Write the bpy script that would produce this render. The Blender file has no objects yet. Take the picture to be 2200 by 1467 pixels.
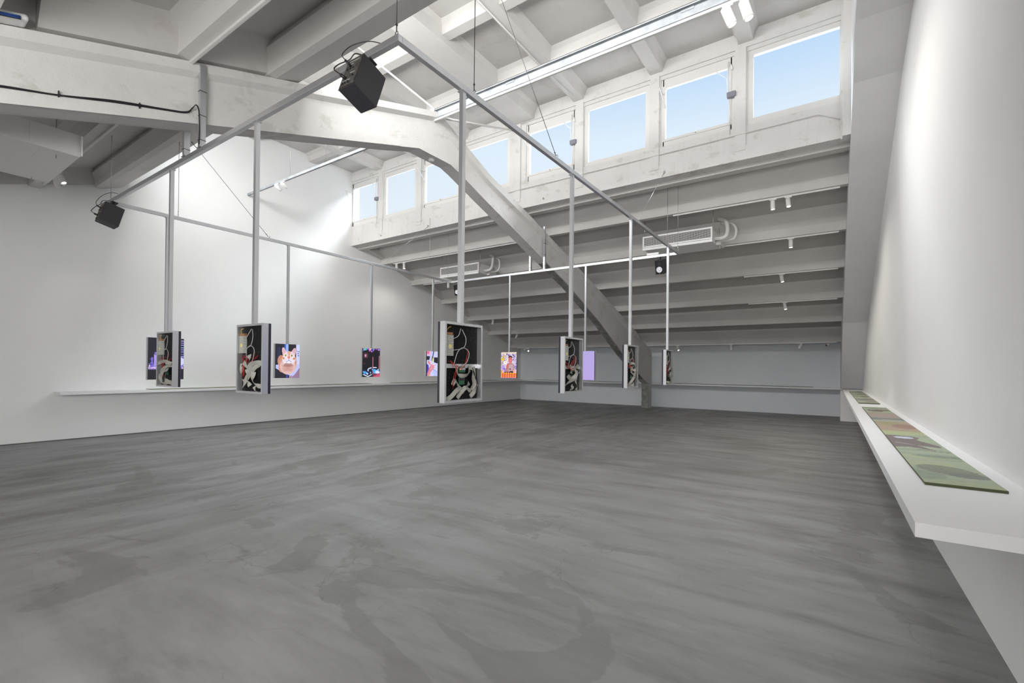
import bpy, bmesh, math, random
import numpy as np
from mathutils import Vector, Matrix

D = bpy.data
SC = bpy.context.scene
COL = SC.collection
rnd = random.Random(7)

# ------------------------------------------------------------------ camera
F, YAW, PITCH, ROLL, PPX, PPY = 1004.5, 0.60072, 0.006, 0.010, 1100.0, 784.2
def make_camera():
    c, s = math.cos(YAW), math.sin(YAW)
    fw, rt, up = Vector((-s, c, 0)), Vector((c, s, 0)), Vector((0, 0, 1))
    f2 = fw*math.cos(PITCH) + up*math.sin(PITCH)
    u2 = up*math.cos(PITCH) - fw*math.sin(PITCH)
    r3 = rt*math.cos(ROLL) + u2*math.sin(ROLL)
    u3 = u2*math.cos(ROLL) - rt*math.sin(ROLL)
    cd = D.cameras.new('camera'); co = D.objects.new('camera', cd); COL.objects.link(co)
    m = Matrix((r3, u3, -f2)).transposed().to_4x4()
    m.translation = (0, 0, 1.5)
    co.matrix_world = m
    cd.sensor_fit = 'HORIZONTAL'; cd.sensor_width = 36.0
    cd.lens = F/2200*36.0
    cd.shift_x = -(PPX-1100)/2200
    cd.shift_y = (PPY-733.5)/2200
    cd.clip_start = 0.05; cd.clip_end = 500
    SC.camera = co
make_camera()

# ------------------------------------------------------------------ view, sky, lights
SC.view_settings.view_transform = 'Standard'
SC.view_settings.look = 'None'
SC.view_settings.exposure = 0.1
SC.view_settings.gamma = 1.0
SC.view_settings.use_curve_mapping = False

w = D.worlds.new('World'); SC.world = w; w.use_nodes = True
nt = w.node_tree; nt.nodes.clear()
tc = nt.nodes.new('ShaderNodeTexCoord'); sx = nt.nodes.new('ShaderNodeSeparateXYZ')
cr = nt.nodes.new('ShaderNodeValToRGB'); bg = nt.nodes.new('ShaderNodeBackground'); wo = nt.nodes.new('ShaderNodeOutputWorld')
cr.color_ramp.elements[0].position = 0.26; cr.color_ramp.elements[0].color = (0.86, 0.925, 1.0, 1)
cr.color_ramp.elements[1].position = 0.55; cr.color_ramp.elements[1].color = (0.48, 0.69, 0.96, 1)
e = cr.color_ramp.elements.new(0.43); e.color = (0.78, 0.88, 0.99, 1)
nt.links.new(tc.outputs['Generated'], sx.inputs[0]); nt.links.new(sx.outputs['Z'], cr.inputs[0])
nt.links.new(cr.outputs[0], bg.inputs[0]); bg.inputs[1].default_value = 0.94
nt.links.new(bg.outputs[0], wo.inputs[0])

def area(name, loc, target, sx_, sy_, power, color=(1, 1, 1)):
    l = D.lights.new(name, 'AREA'); l.shape = 'RECTANGLE'; l.size = sx_; l.size_y = sy_
    l.energy = power; l.color = color
    o = D.objects.new(name, l); COL.objects.link(o); o.location = loc
    o.rotation_euler = (Vector(target)-Vector(loc)).to_track_quat('-Z', 'Y').to_euler()
    return o
# daylight falling through the clerestory seen in the photo (source stands high outside it)
area('daylight_north', (-5.8, 12.6, 11.3), (-5.8, 4.0, 2.2), 19.0, 3.0, 3900, (0.93, 0.97, 1.0))
# daylight of the facing clerestory (same row of windows, other side of the roof lantern, looking away from the camera)
area('daylight_south', (-5.8, 3.72, 6.1), (-5.8, 10.0, 4.0), 11.2, 0.8, 390, (1.0, 0.985, 0.965))
# added soft fill light behind the camera, no known opening there
area('fill_rear', (-5.0, -5.2, 1.8), (-5.0, 6.0, 3.2), 11.5, 1.8, 120, (1.0, 0.985, 0.97))
# invented fill lamp behind the camera at right, washing near girder and left wall
area('fill_side', (-0.4, -2.6, 2.3), (-12.0, 1.5, 5.0), 3.2, 1.2, 310, (1.0, 0.985, 0.97))
# unseen down light added in the roof lantern, hidden behind the edge purlin
area('fill_lantern', (-5.8, 4.45, 7.22), (-5.8, 4.3, 0.0), 9.6, 1.3, 20, (1.0, 0.99, 0.975))

# ------------------------------------------------------------------ materials
def newmat(name):
    m = D.materials.new(name); m.use_nodes = True
    n = m.node_tree; b = n.nodes['Principled BSDF']
    return m, n, b
def simple(name, col, rough=0.5, metal=0.0, emit=None, es=1.0, spec=0.5):
    m, n, b = newmat(name)
    b.inputs['Base Color'].default_value = (*col, 1); b.inputs['Roughness'].default_value = rough
    b.inputs['Metallic'].default_value = metal; b.inputs['Specular IOR Level'].default_value = spec
    if emit:
        b.inputs['Emission Color'].default_value = (*emit, 1); b.inputs['Emission Strength'].default_value = es
    return m
def N(n, t, **k):
    x = n.nodes.new(t)
    for a, v in k.items():
        if hasattr(x, a): setattr(x, a, v)
        else: x.inputs[a].default_value = v
    return x
def mixcol(n, fac, a, b):
    x = n.nodes.new('ShaderNodeMix'); x.data_type = 'RGBA'
    for sock, v in ((x.inputs[0], fac), (x.inputs[6], a), (x.inputs[7], b)):
        if hasattr(v, 'is_output'): n.links.new(v, sock)
        else: sock.default_value = v if not isinstance(v, tuple) or len(v) == 4 else (*v, 1)
    return x.outputs[2]
def ramp(n, src, p0, p1, c0=(0, 0, 0, 1), c1=(1, 1, 1, 1)):
    r = n.nodes.new('ShaderNodeValToRGB'); r.color_ramp.elements[0].position = p0; r.color_ramp.elements[1].position = p1
    r.color_ramp.elements[0].color = c0; r.color_ramp.elements[1].color = c1
    n.links.new(src, r.inputs[0]); return r.outputs[0]
def noise(n, scale, detail=4, rough=0.55, dist=0.0, stretch=(1, 1, 1), rot=(0, 0, 0)):
    t = N(n, 'ShaderNodeTexCoord'); mp = N(n, 'ShaderNodeMapping')
    mp.inputs['Scale'].default_value = stretch; mp.inputs['Rotation'].default_value = rot
    n.links.new(t.outputs['Object'], mp.inputs[0])
    x = N(n, 'ShaderNodeTexNoise', Scale=scale, Detail=detail, Roughness=rough, Distortion=dist)
    n.links.new(mp.outputs[0], x.inputs['Vector']); return x.outputs['Fac']
def bump(n, b, h, strength, dist=0.01):
    x = N(n, 'ShaderNodeBump', Strength=strength, Distance=dist)
    n.links.new(h, x.inputs['Height']); n.links.new(x.outputs[0], b.inputs['Normal'])

def plaster(name, c0, c1, scale=1.3, bstr=0.15, stain=None, stain_amt=0.5, rough=0.85, bscale=30, drips=False):
    m, n, b = newmat(name)
    f = ramp(n, noise(n, scale, 5, 0.6), 0.35, 0.68)
    c = mixcol(n, f, c0, c1)
    if stain:
        s = ramp(n, noise(n, 2.3, 6, 0.65, 0.4, (1, 1, 1.6)), 0.57, 0.64)
        mm = N(n, 'ShaderNodeMath', operation='MULTIPLY'); mm.inputs[1].default_value = stain_amt
        n.links.new(s, mm.inputs[0]); c = mixcol(n, mm.outputs[0], c, stain)
        if drips:
            s2 = ramp(n, noise(n, 9, 5, 0.6, 0.0, (1, 1, 0.08)), 0.55, 0.72)
            m2 = N(n, 'ShaderNodeMath', operation='MULTIPLY'); m2.inputs[1].default_value = stain_amt*0.45
            n.links.new(s2, m2.inputs[0]); c = mixcol(n, m2.outputs[0], c, stain)
    n.links.new(c, b.inputs['Base Color']); b.inputs['Roughness'].default_value = rough
    b.inputs['Specular IOR Level'].default_value = 0.25
    if bstr: bump(n, b, noise(n, bscale, 6, 0.65), bstr, 0.012)
    return m

M = {}
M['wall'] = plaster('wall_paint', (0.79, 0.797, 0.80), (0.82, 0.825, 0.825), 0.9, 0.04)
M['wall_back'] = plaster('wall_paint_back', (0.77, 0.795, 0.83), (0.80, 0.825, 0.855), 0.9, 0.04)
M['wall_right'] = plaster('wall_paint_right', (0.80, 0.80, 0.797), (0.83, 0.83, 0.826), 0.7, 0.04)
M['clad'] = plaster('cladding_paint', (0.72, 0.722, 0.725), (0.76, 0.762, 0.765), 0.9, 0.05)
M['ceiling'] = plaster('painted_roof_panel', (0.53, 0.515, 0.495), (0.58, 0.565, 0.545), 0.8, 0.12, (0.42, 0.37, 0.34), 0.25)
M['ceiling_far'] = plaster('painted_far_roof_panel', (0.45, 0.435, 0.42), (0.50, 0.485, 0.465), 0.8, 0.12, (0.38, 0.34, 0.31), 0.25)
M['purlin'] = plaster('painted_purlin', (0.60, 0.585, 0.565), (0.66, 0.645, 0.625), 0.8, 0.14)
M['girder'] = plaster('painted_girder', (0.61, 0.60, 0.58), (0.69, 0.68, 0.66), 1.1, 0.5, (0.46, 0.44, 0.41), 0.45, bscale=22)
M['ledge'] = plaster('painted_ledge', (0.66, 0.655, 0.64), (0.71, 0.705, 0.69), 1.2, 0.22, (0.52, 0.48, 0.44), 0.55, drips=True)
M['bare'] = plaster('bare_concrete', (0.20, 0.20, 0.195), (0.33, 0.33, 0.32), 6, 0.8, (0.62, 0.62, 0.60), 0.8, bscale=40)
M['shelf'] = simple('shelf_paint', (0.80, 0.80, 0.81), 0.5)
M['alu'] = None
def alu(name, c, rough):
    m, n, b = newmat(name)
    f = noise(n, 14, 3, 0.5, 0, (1, 1, 0.06))
    n.links.new(mixcol(n, f, tuple(x*0.88 for x in c), c), b.inputs['Base Color'])
    b.inputs['Metallic'].default_value = 0.85
    n.links.new(ramp(n, f, 0.2, 0.8, (rough*0.8,)*3+(1,), (rough*1.2,)*3+(1,)), b.inputs['Roughness'])
    return m
M['alu'] = alu('brushed_aluminium', (0.66, 0.67, 0.69), 0.36)
M['galv'] = plaster('galvanised_steel', (0.30, 0.32, 0.34), (0.46, 0.48, 0.50), 4, 0.0, rough=0.45)
M['white_metal'] = simple('white_powder_coat', (0.80, 0.80, 0.79), 0.4)
M['grey_paint'] = simple('grey_painted_sheet', (0.70, 0.69, 0.675), 0.6)
M['offwhite'] = simple('window_paint', (0.72, 0.71, 0.69), 0.55)
M['black'] = simple('black_vinyl', (0.028, 0.026, 0.030), 0.5)
M['blackgloss'] = simple('black_plastic', (0.015, 0.015, 0.017), 0.3)
M['cable_black'] = simple('black_cable_sheath', (0.015, 0.014, 0.014), 0.5)
M['dark'] = simple('dark_slot', (0.05, 0.05, 0.05), 0.8)
M['wire'] = simple('steel_wire', (0.42, 0.42, 0.42), 0.35, 0.9)
M['wire_dark'] = simple('dark_steel_wire', (0.05, 0.05, 0.05), 0.5, 0.3)
M['bolt'] = simple('zinc_bolt', (0.6, 0.6, 0.58), 0.35, 0.9)
M['red'] = simple('red_wire', (0.38, 0.02, 0.02), 0.45)
M['yellow'] = simple('yellow_wire', (0.6, 0.42, 0.05), 0.45)
M['whitecable'] = simple('white_cable', (0.42, 0.42, 0.41), 0.5)
M['greywire'] = simple('grey_plastic_box', (0.22, 0.22, 0.26), 0.5)
M['pcbgreen'] = simple('green_pcb', (0.02, 0.12, 0.06), 0.4)
M['psu'] = simple('power_supply_steel', (0.50, 0.50, 0.48), 0.45, 0.4)
M['label'] = simple('yellow_sticker', (0.70, 0.62, 0.22), 0.6)
M['copper'] = simple('copper_terminal', (0.30, 0.14, 0.06), 0.5)
M['bluecable'] = simple('blue_data_cable', (0.03, 0.10, 0.38), 0.45)
M['cone'] = simple('white_speaker_cone', (0.80, 0.81, 0.84), 0.5)
M['lens_on'] = simple('lamp_lens_lit', (0.9, 0.85, 0.78), 0.3, emit=(1.0, 0.90, 0.76), es=3.0)
M['lens_off'] = simple('lamp_lens_dark', (0.16, 0.16, 0.16), 0.25)
M['ledred'] = simple('red_status_led', (0.3, 0, 0), 0.4, emit=(1, 0.06, 0.03), es=2.0)
M['ledamber'] = simple('amber_status_led', (0.3, 0.1, 0), 0.4, emit=(1, 0.35, 0.05), es=2.0)
M['ledblue'] = simple('blue_light', (0.1, 0.1, 0.5), 0.4, emit=(0.25, 0.3, 1), es=1.5)
M['skirt'] = simple('shadow_gap_strip', (0.10, 0.10, 0.10), 0.6)
M['gold'] = simple('brass_pin', (0.55, 0.38, 0.12), 0.4, 0.7)

def ribbon_mat():
    m, n, b = newmat('grey_ribbon_cable')
    t = N(n, 'ShaderNodeTexCoord'); wv = N(n, 'ShaderNodeTexWave', Scale=60.0); n.links.new(t.outputs['UV'], wv.inputs['Vector'])
    n.links.new(mixcol(n, wv.outputs['Fac'], (0.27, 0.265, 0.235), (0.36, 0.355, 0.32)), b.inputs['Base Color'])
    b.inputs['Roughness'].default_value = 0.5
    return m
M['ribbon'] = simple('grey_ribbon_cable', (0.33, 0.325, 0.29), 0.5)

def board_mat():
    m, n, b = newmat('black_circuit_board')
    t = N(n, 'ShaderNodeTexCoord'); mp = N(n, 'ShaderNodeMapping'); mp.inputs['Scale'].default_value = (1, 1, 0.45)
    n.links.new(t.outputs['Object'], mp.inputs[0])
    v = N(n, 'ShaderNodeTexVoronoi', Scale=95.0); n.links.new(mp.outputs[0], v.inputs['Vector'])
    f1 = ramp(n, v.outputs['Distance'], 0.13, 0.2, (1, 1, 1, 1), (0, 0, 0, 1))
    w_ = N(n, 'ShaderNodeTexWave', Scale=5.5); w_.bands_direction = 'X'; n.links.new(t.outputs['Object'], w_.inputs['Vector'])
    f2 = ramp(n, w_.outputs['Fac'], 0.6, 0.75)
    mu = N(n, 'ShaderNodeMath', operation='MULTIPLY'); n.links.new(f1, mu.inputs[0]); n.links.new(f2, mu.inputs[1])
    n.links.new(mixcol(n, mu.outputs[0], (0.006, 0.006, 0.007), (0.16, 0.15, 0.13)), b.inputs['Base Color'])
    b.inputs['Roughness'].default_value = 0.55; b.inputs['Specular IOR Level'].default_value = 0.15
    return m
M['board'] = board_mat()

def perf_mat():
    m, n, b = newmat('perforated_psu_cover')
    t = N(n, 'ShaderNodeTexCoord'); v = N(n, 'ShaderNodeTexVoronoi', Scale=78.0, Randomness=0.15)
    n.links.new(t.outputs['Object'], v.inputs['Vector'])
    f = ramp(n, v.outputs['Distance'], 0.30, 0.36)
    n.links.new(mixcol(n, f, (0.06, 0.06, 0.055), (0.52, 0.52, 0.49)), b.inputs['Base Color'])
    b.inputs['Roughness'].default_value = 0.5
    return m
M['perf'] = perf_mat()

def glass_mat():
    m = D.materials.new('window_glass'); m.use_nodes = True; n = m.node_tree; n.nodes.clear()
    tr = N(n, 'ShaderNodeBsdfTransparent'); gl = N(n, 'ShaderNodeBsdfGlossy'); fr = N(n, 'ShaderNodeLayerWeight'); pw = N(n, 'ShaderNodeMath', operation='POWER'); pw.inputs[1].default_value = 4.0; n.links.new(fr.outputs['Facing'], pw.inputs[0]); fr = pw
    tr.inputs[0].default_value = (0.97, 0.985, 0.99, 1); gl.inputs['Roughness'].default_value = 0.02
    mx = N(n, 'ShaderNodeMixShader'); o = N(n, 'ShaderNodeOutputMaterial')
    n.links.new(fr.outputs[0], mx.inputs[0]); n.links.new(tr.outputs[0], mx.inputs[1]); n.links.new(gl.outputs[0], mx.inputs[2])
    n.links.new(mx.outputs[0], o.inputs[0]); return m
M['glass'] = glass_mat()

def floor_mat():
    m, n, b = newmat('polished_concrete')
    big = noise(n, 0.32, 5, 0.6, 0.6)
    # trowel direction swings from along the room at left to across it at right
    t0 = N(n, 'ShaderNodeTexCoord'); sp = N(n, 'ShaderNodeSeparateXYZ'); n.links.new(t0.outputs['Object'], sp.inputs[0])
    mr = N(n, 'ShaderNodeMapRange'); mr.inputs['From Min'].default_value = -4.2; mr.inputs['From Max'].default_value = -0.8
    wob = N(n, 'ShaderNodeMath', operation='MULTIPLY_ADD'); n.links.new(noise(n, 0.5, 2), wob.inputs[0]); wob.inputs[1].default_value = 3.0
    n.links.new(sp.outputs['X'], wob.inputs[2]); n.links.new(wob.outputs[0], mr.inputs['Value'])
    def field(sc, de, ro, di, st):
        x = n.nodes.new('ShaderNodeMix'); x.data_type = 'FLOAT'
        n.links.new(mr.outputs[0], x.inputs[0]); n.links.new(noise(n, sc, de, ro, di, (st, .4, 1), (0, 0, math.radians(6))), x.inputs[2])
        n.links.new(noise(n, sc, de, ro, di, (.4, st, 1), (0, 0, math.radians(14))), x.inputs[3]); return x.outputs[0]
    streak = field(1.7, 6, 0.62, 0.35, 1.6)
    fine = field(8, 6, 0.7, 0.2, 1.9)
    c = mixcol(n, ramp(n, big, 0.36, 0.64), (0.205, 0.204, 0.201), (0.265, 0.264, 0.264))
    c = mixcol(n, ramp(n, streak, 0.40, 0.66), c, (0.155, 0.152, 0.146))
    f = ramp(n, streak, 0.56, 0.68); mm = N(n, 'ShaderNodeMath', operation='MULTIPLY'); mm.inputs[1].default_value = 0.35
    n.links.new(f, mm.inputs[0]); c = mixcol(n, mm.outputs[0], c, (0.135, 0.132, 0.126))
    f = ramp(n, fine, 0.35, 0.75); mm = N(n, 'ShaderNodeMath', operation='MULTIPLY'); mm.inputs[1].default_value = 0.35
    n.links.new(f, mm.inputs[0]); c = mixcol(n, mm.outputs[0], c, (0.29, 0.287, 0.282))
    # crisp edged seepage marks
    st = ramp(n, noise(n, 0.62, 8, 0.58, 1.1, (0.9, 1.15, 1), (0, 0, 0.5)), 0.575, 0.585)
    mm = N(n, 'ShaderNodeMath', operation='MULTIPLY'); mm.inputs[1].default_value = 0.55
    n.links.new(st, mm.inputs[0]); c = mixcol(n, mm.outputs[0], c, (0.150, 0.146, 0.137))
    # hairline cracks
    t = N(n, 'ShaderNodeTexCoord'); nz = N(n, 'ShaderNodeTexNoise', Scale=1.6, Detail=4.0); n.links.new(t.outputs['Object'], nz.inputs['Vector'])
    add = N(n, 'ShaderNodeVectorMath', operation='MULTIPLY_ADD'); n.links.new(nz.outputs['Color'], add.inputs[0]); add.inputs[1].default_value = (0.7, 0.7, 0)
    n.links.new(t.outputs['Object'], add.inputs[2])
    v = N(n, 'ShaderNodeTexVoronoi', Scale=1.5, feature='DISTANCE_TO_EDGE'); n.links.new(add.outputs[0], v.inputs['Vector'])
    ck = ramp(n, v.outputs['Distance'], 0.0, 0.008, (1, 1, 1, 1), (0, 0, 0, 1))
    mk = ramp(n, noise(n, 0.8, 2), 0.50, 0.62)
    mu = N(n, 'ShaderNodeMath', operation='MULTIPLY'); n.links.new(ck, mu.inputs[0]); n.links.new(mk, mu.inputs[1])
    m3 = N(n, 'ShaderNodeMath', operation='MULTIPLY'); n.links.new(mu.outputs[0], m3.inputs[0]); m3.inputs[1].default_value = 0.5
    c = mixcol(n, m3.outputs[0], c, (0.09, 0.085, 0.08))
    # tiny pale paint flecks
    v2 = N(n, 'ShaderNodeTexVoronoi', Scale=2.2); n.links.new(t.outputs['Object'], v2.inputs['Vector'])
    fl = ramp(n, v2.outputs['Distance'], 0.012, 0.018, (1, 1, 1, 1), (0, 0, 0, 1))
    m4 = N(n, 'ShaderNodeMath', operation='MULTIPLY'); n.links.new(fl, m4.inputs[0]); m4.inputs[1].default_value = 0.5
    c = mixcol(n, m4.outputs[0], c, (0.5, 0.48, 0.44))
    n.links.new(c, b.inputs['Base Color'])
    n.links.new(ramp(n, streak, 0.3, 0.7, (0.42, 0.42, 0.42, 1), (0.58, 0.58, 0.58, 1)), b.inputs['Roughness'])
    b.inputs['Specular IOR Level'].default_value = 0.4
    bump(n, b, fine, 0.06, 0.004)
    return m
M['floor'] = floor_mat()

def attr_mat(name, emissive):
    m, n, b = newmat(name)
    a = N(n, 'ShaderNodeAttribute', attribute_name='paint')
    if emissive:
        b.inputs['Base Color'].default_value = (0.01, 0.01, 0.01, 1); b.inputs['Roughness'].default_value = 0.5
        n.links.new(a.outputs['Color'], b.inputs['Emission Color']); b.inputs['Emission Strength'].default_value = 0.95
    else:
        n.links.new(a.outputs['Color'], b.inputs['Base Color']); b.inputs['Roughness'].default_value = 0.6
    return m
M['led'] = attr_mat('led_picture', True)
M['painting'] = attr_mat('painted_sheet', False)

# ------------------------------------------------------------------ mesh helpers
class MB:
    def __init__(s): s.v = []; s.f = []; s.sm = []
    def add(s, vs, fs, smooth=False):
        o = len(s.v); s.v += [tuple(x) for x in vs]; s.f += [tuple(i+o for i in f) for f in fs]; s.sm += [smooth]*len(fs); return s
    def box(s, x0, x1, y0, y1, z0, z1):
        return s.add([(x0,y0,z0),(x1,y0,z0),(x1,y1,z0),(x0,y1,z0),(x0,y0,z1),(x1,y0,z1),(x1,y1,z1),(x0,y1,z1)],
                     [(0,3,2,1),(4,5,6,7),(0,1,5,4),(1,2,6,5),(2,3,7,6),(3,0,4,7)])
    def bevbox(s, x0, x1, y0, y1, z0, z1, r=0.004):
        bm = bmesh.new(); bmesh.ops.create_cube(bm, size=1)
        for v in bm.verts: v.co = Vector(((x0+x1)/2+v.co.x*(x1-x0), (y0+y1)/2+v.co.y*(y1-y0), (z0+z1)/2+v.co.z*(z1-z0)))
        bmesh.ops.bevel(bm, geom=bm.edges[:], offset=r, segments=2, affect='EDGES', profile=0.5)
        bm.verts.index_update(); s.add([v.co.copy() for v in bm.verts], [[v.index for v in f.verts] for f in bm.faces]); bm.free(); return s
    def prism_x(s, prof, x0, x1):      # prof: list of (y,z)
        n = len(prof)
        vs = [(x0, y, z) for y, z in prof]+[(x1, y, z) for y, z in prof]
        fs = [(i, (i+1) % n, n+(i+1) % n, n+i) for i in range(n)]+[tuple(range(n))[::-1], tuple(range(n, 2*n))]
        return s.add(vs, fs)
    def prism_y(s, prof, y0, y1):      # prof: list of (x,z)
        n = len(prof)
        vs = [(x, y0, z) for x, z in prof]+[(x, y1, z) for x, z in prof]
        fs = [(i, (i+1) % n, n+(i+1) % n, n+i) for i in range(n)]+[tuple(range(n))[::-1], tuple(range(n, 2*n))]
        return s.add(vs, fs)
    def tube(s, pts, r, seg=8, closed=False):
        pts = [Vector(p) for p in pts]; n = len(pts); vs = []; fs = []
        prev = None
        for i, p in enumerate(pts):
            if closed: t = (pts[(i+1) % n]-pts[i-1]).normalized()
            else: t = (pts[min(i+1, n-1)]-pts[max(i-1, 0)]).normalized()
            if prev is None:
                a = Vector((0, 0, 1)) if abs(t.z) < 0.9 else Vector((1, 0, 0)); u = t.cross(a).normalized()
            else:
                u = (prev-t*prev.dot(t)).normalized()
            prev = u; v = t.cross(u)
            rr = r[i] if isinstance(r, (list, tuple)) else r
            for k in range(seg):
                a = 2*math.pi*k/seg; vs.append(p+(u*math.cos(a)+v*math.sin(a))*rr)
        m = n if closed else n-1
        for i in range(m):
            j = (i+1) % n
            for k in range(seg):
                l = (k+1) % seg; fs.append((i*seg+k, i*seg+l, j*seg+l, j*seg+k))
        s.add(vs, fs, True)
        if not closed:
            o = len(s.v)-n*seg
            s.f += [tuple(o+k for k in range(seg))[::-1], tuple(o+(n-1)*seg+k for k in range(seg))]; s.sm += [False, False]
        return s
    def cyl(s, a, b, r, seg=16, r2=None): return s.tube([a, b], [r, r if r2 is None else r2], seg)
    def ribbon(s, pts, wv, w, t=0.0016):
        pts = [Vector(p) for p in pts]; n = len(pts); vs = []; fs = []
        for i, p in enumerate(pts):
            tg = (pts[min(i+1, n-1)]-pts[max(i-1, 0)]).normalized()
            wd = Vector(wv[i]); wd = (wd-tg*wd.dot(tg)).normalized(); nn = tg.cross(wd)
            for a, b in ((-1, -1), (1, -1), (1, 1), (-1, 1)): vs.append(p+wd*a*w/2+nn*b*t/2)
        for i in range(n-1):
            for k in range(4): l = (k+1) % 4; fs.append((i*4+k, i*4+l, i*4+4+l, i*4+4+k))
        fs += [(0, 1, 2, 3), (n*4-4, n*4-1, n*4-2, n*4-3)]
        return s.add(vs, fs, False)
    def obj(s, name, mat, parent=None, loc=(0, 0, 0), rot=(0, 0, 0)):
        me = D.meshes.new(name); me.from_pydata(s.v, [], s.f); me.materials.append(mat)
        me.polygons.foreach_set('use_smooth', s.sm)
        bm = bmesh.new(); bm.from_mesh(me); bmesh.ops.recalc_face_normals(bm, faces=bm.faces); bm.to_mesh(me); bm.free()
        me.update()
        o = D.objects.new(name, me); COL.objects.link(o); o.location = loc; o.rotation_euler = rot
        if parent: o.parent = parent
        return o

def tag(o, label=None, cat=None, group=None, kind=None):
    if label: o['label'] = label
    if cat: o['category'] = cat
    if group: o['group'] = group
    if kind: o['kind'] = kind
    return o
def thing(name, label, cat, loc=(0, 0, 0), rz=0.0, group=None, kind=None):
    o = D.objects.new(name, None); COL.objects.link(o); o.location = loc; o.rotation_euler = (0, 0, rz)
    o.empty_display_size = 0.1
    return tag(o, label, cat, group, kind)
def struct(o, label, cat): return tag(o, label, cat, kind='structure')
def catmull(pts, k=8):
    P = [Vector(p) for p in pts]; P = [P[0]*2-P[1]]+P+[P[-1]*2-P[-2]]; out = []
    for i in range(1, len(P)-2):
        a, b, c, d = P[i-1:i+3]
        for j in range(k):
            t = j/k; out.append(0.5*((2*b)+(c-a)*t+(2*a-5*b+4*c-d)*t*t+(3*b-a-3*c+d)*t**3))
    out.append(P[-2]); return out

# ------------------------------------------------------------------ room numbers
XL, XR = -12.41, 0.748
YW, YB_ = 9.18, 18.85
YF = -5.9

# floor
m = MB(); m.box(XL-0.3, XR+0.3, YF, YB_+0.3, -0.2, 0.0)
struct(m.obj('floor', M['floor']), 'grey polished concrete floor with streaks and faint cracks', 'floor')

# side walls (closed outline up to the roof line)
outline = [(YF, -0.2), (YB_+0.3, -0.2), (YB_+0.3, 2.9), (9.45, 5.75), (9.45, 7.75), (3.5, 7.75), (3.5, 5.75), (YF, 2.9)]
m = MB(); m.prism_x(outline, XL-0.25, XL)
struct(m.obj('wall_left', M['wall']), 'tall white wall on the left carrying the long shelf', 'wall')
m = MB(); m.prism_x(outline, XR, XR+0.25)
struct(m.obj('wall_right', M['wall_right']), 'smooth white wall on the right beside the near shelf', 'wall')
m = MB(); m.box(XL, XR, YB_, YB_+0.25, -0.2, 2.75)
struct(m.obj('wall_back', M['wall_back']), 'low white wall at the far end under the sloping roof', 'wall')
m = MB(); m.box(XL, XR, YF-0.2, YF, -0.2, 3.0)
struct(m.obj('wall_front', M['wall']), 'white end wall behind the viewer', 'wall')
# dark shadow gap strips along the foot of the walls
m = MB(); m.box(XL, XL+0.006, YF, YB_, 0.0, 0.016)
struct(m.obj('baseboard_left', M['skirt']), 'thin dark joint line at the foot of the left wall', 'baseboard')

# ------------------------------------------------------------------ window wall
wins = [(-12.37, -11.25, 6.02, 7.02, 1), (-10.85, -9.66, 5.965, 7.06, 0), (-9.24, -8.08, 6.0, 7.0, 1), (-7.72, -6.50, 5.965, 7.06, 0),
        (-5.86, -4.75, 6.02, 6.98, 1), (-4.37, -3.12, 5.95, 7.07, 0), (-2.72, -1.58, 6.0, 7.0, 1), (-1.18, 0.073, 5.975, 7.10, 0)]
m = MB()
m.box(XL, XR, YW, YW+0.24, 5.25, 5.86)
m.box(XL, XR, YW, YW+0.24, 7.18, 7.62)
edges = [XL]+[x for wv in wins for x in (wv[0]-0.09, wv[1]+0.09)]+[XR]
edges[1] = XL
for i in range(0, len(edges), 2):
    if edges[i+1]-edges[i] > 0.002: m.box(edges[i], edges[i+1], YW, YW+0.07, 5.86, 7.18)
for x0, x1, z0, z1, op in wins:           # sill and lintel pieces inside each bay opening
    pass
struct(m.obj('wall_window_row', M['ledge']), 'stained off-white concrete wall holding the high window row', 'wall')
# piers between the windows and lintel band
m = MB()
for x in (-11.05, -9.45, -7.90, -6.18, -4.56, -2.92, -1.38):
    m.box(x-0.09, x+0.09, YW-0.035, YW, 5.42, 7.32)
m.box(XL, 0.22, YW-0.03, YW, 7.25, 7.40)
m.box(XL, 0.22, YW-0.022, YW, 5.25, 5.50)
struct(m.obj('trim_1', M['ledge']), 'shallow painted concrete piers and bands between the high windows', 'trim')

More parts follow.
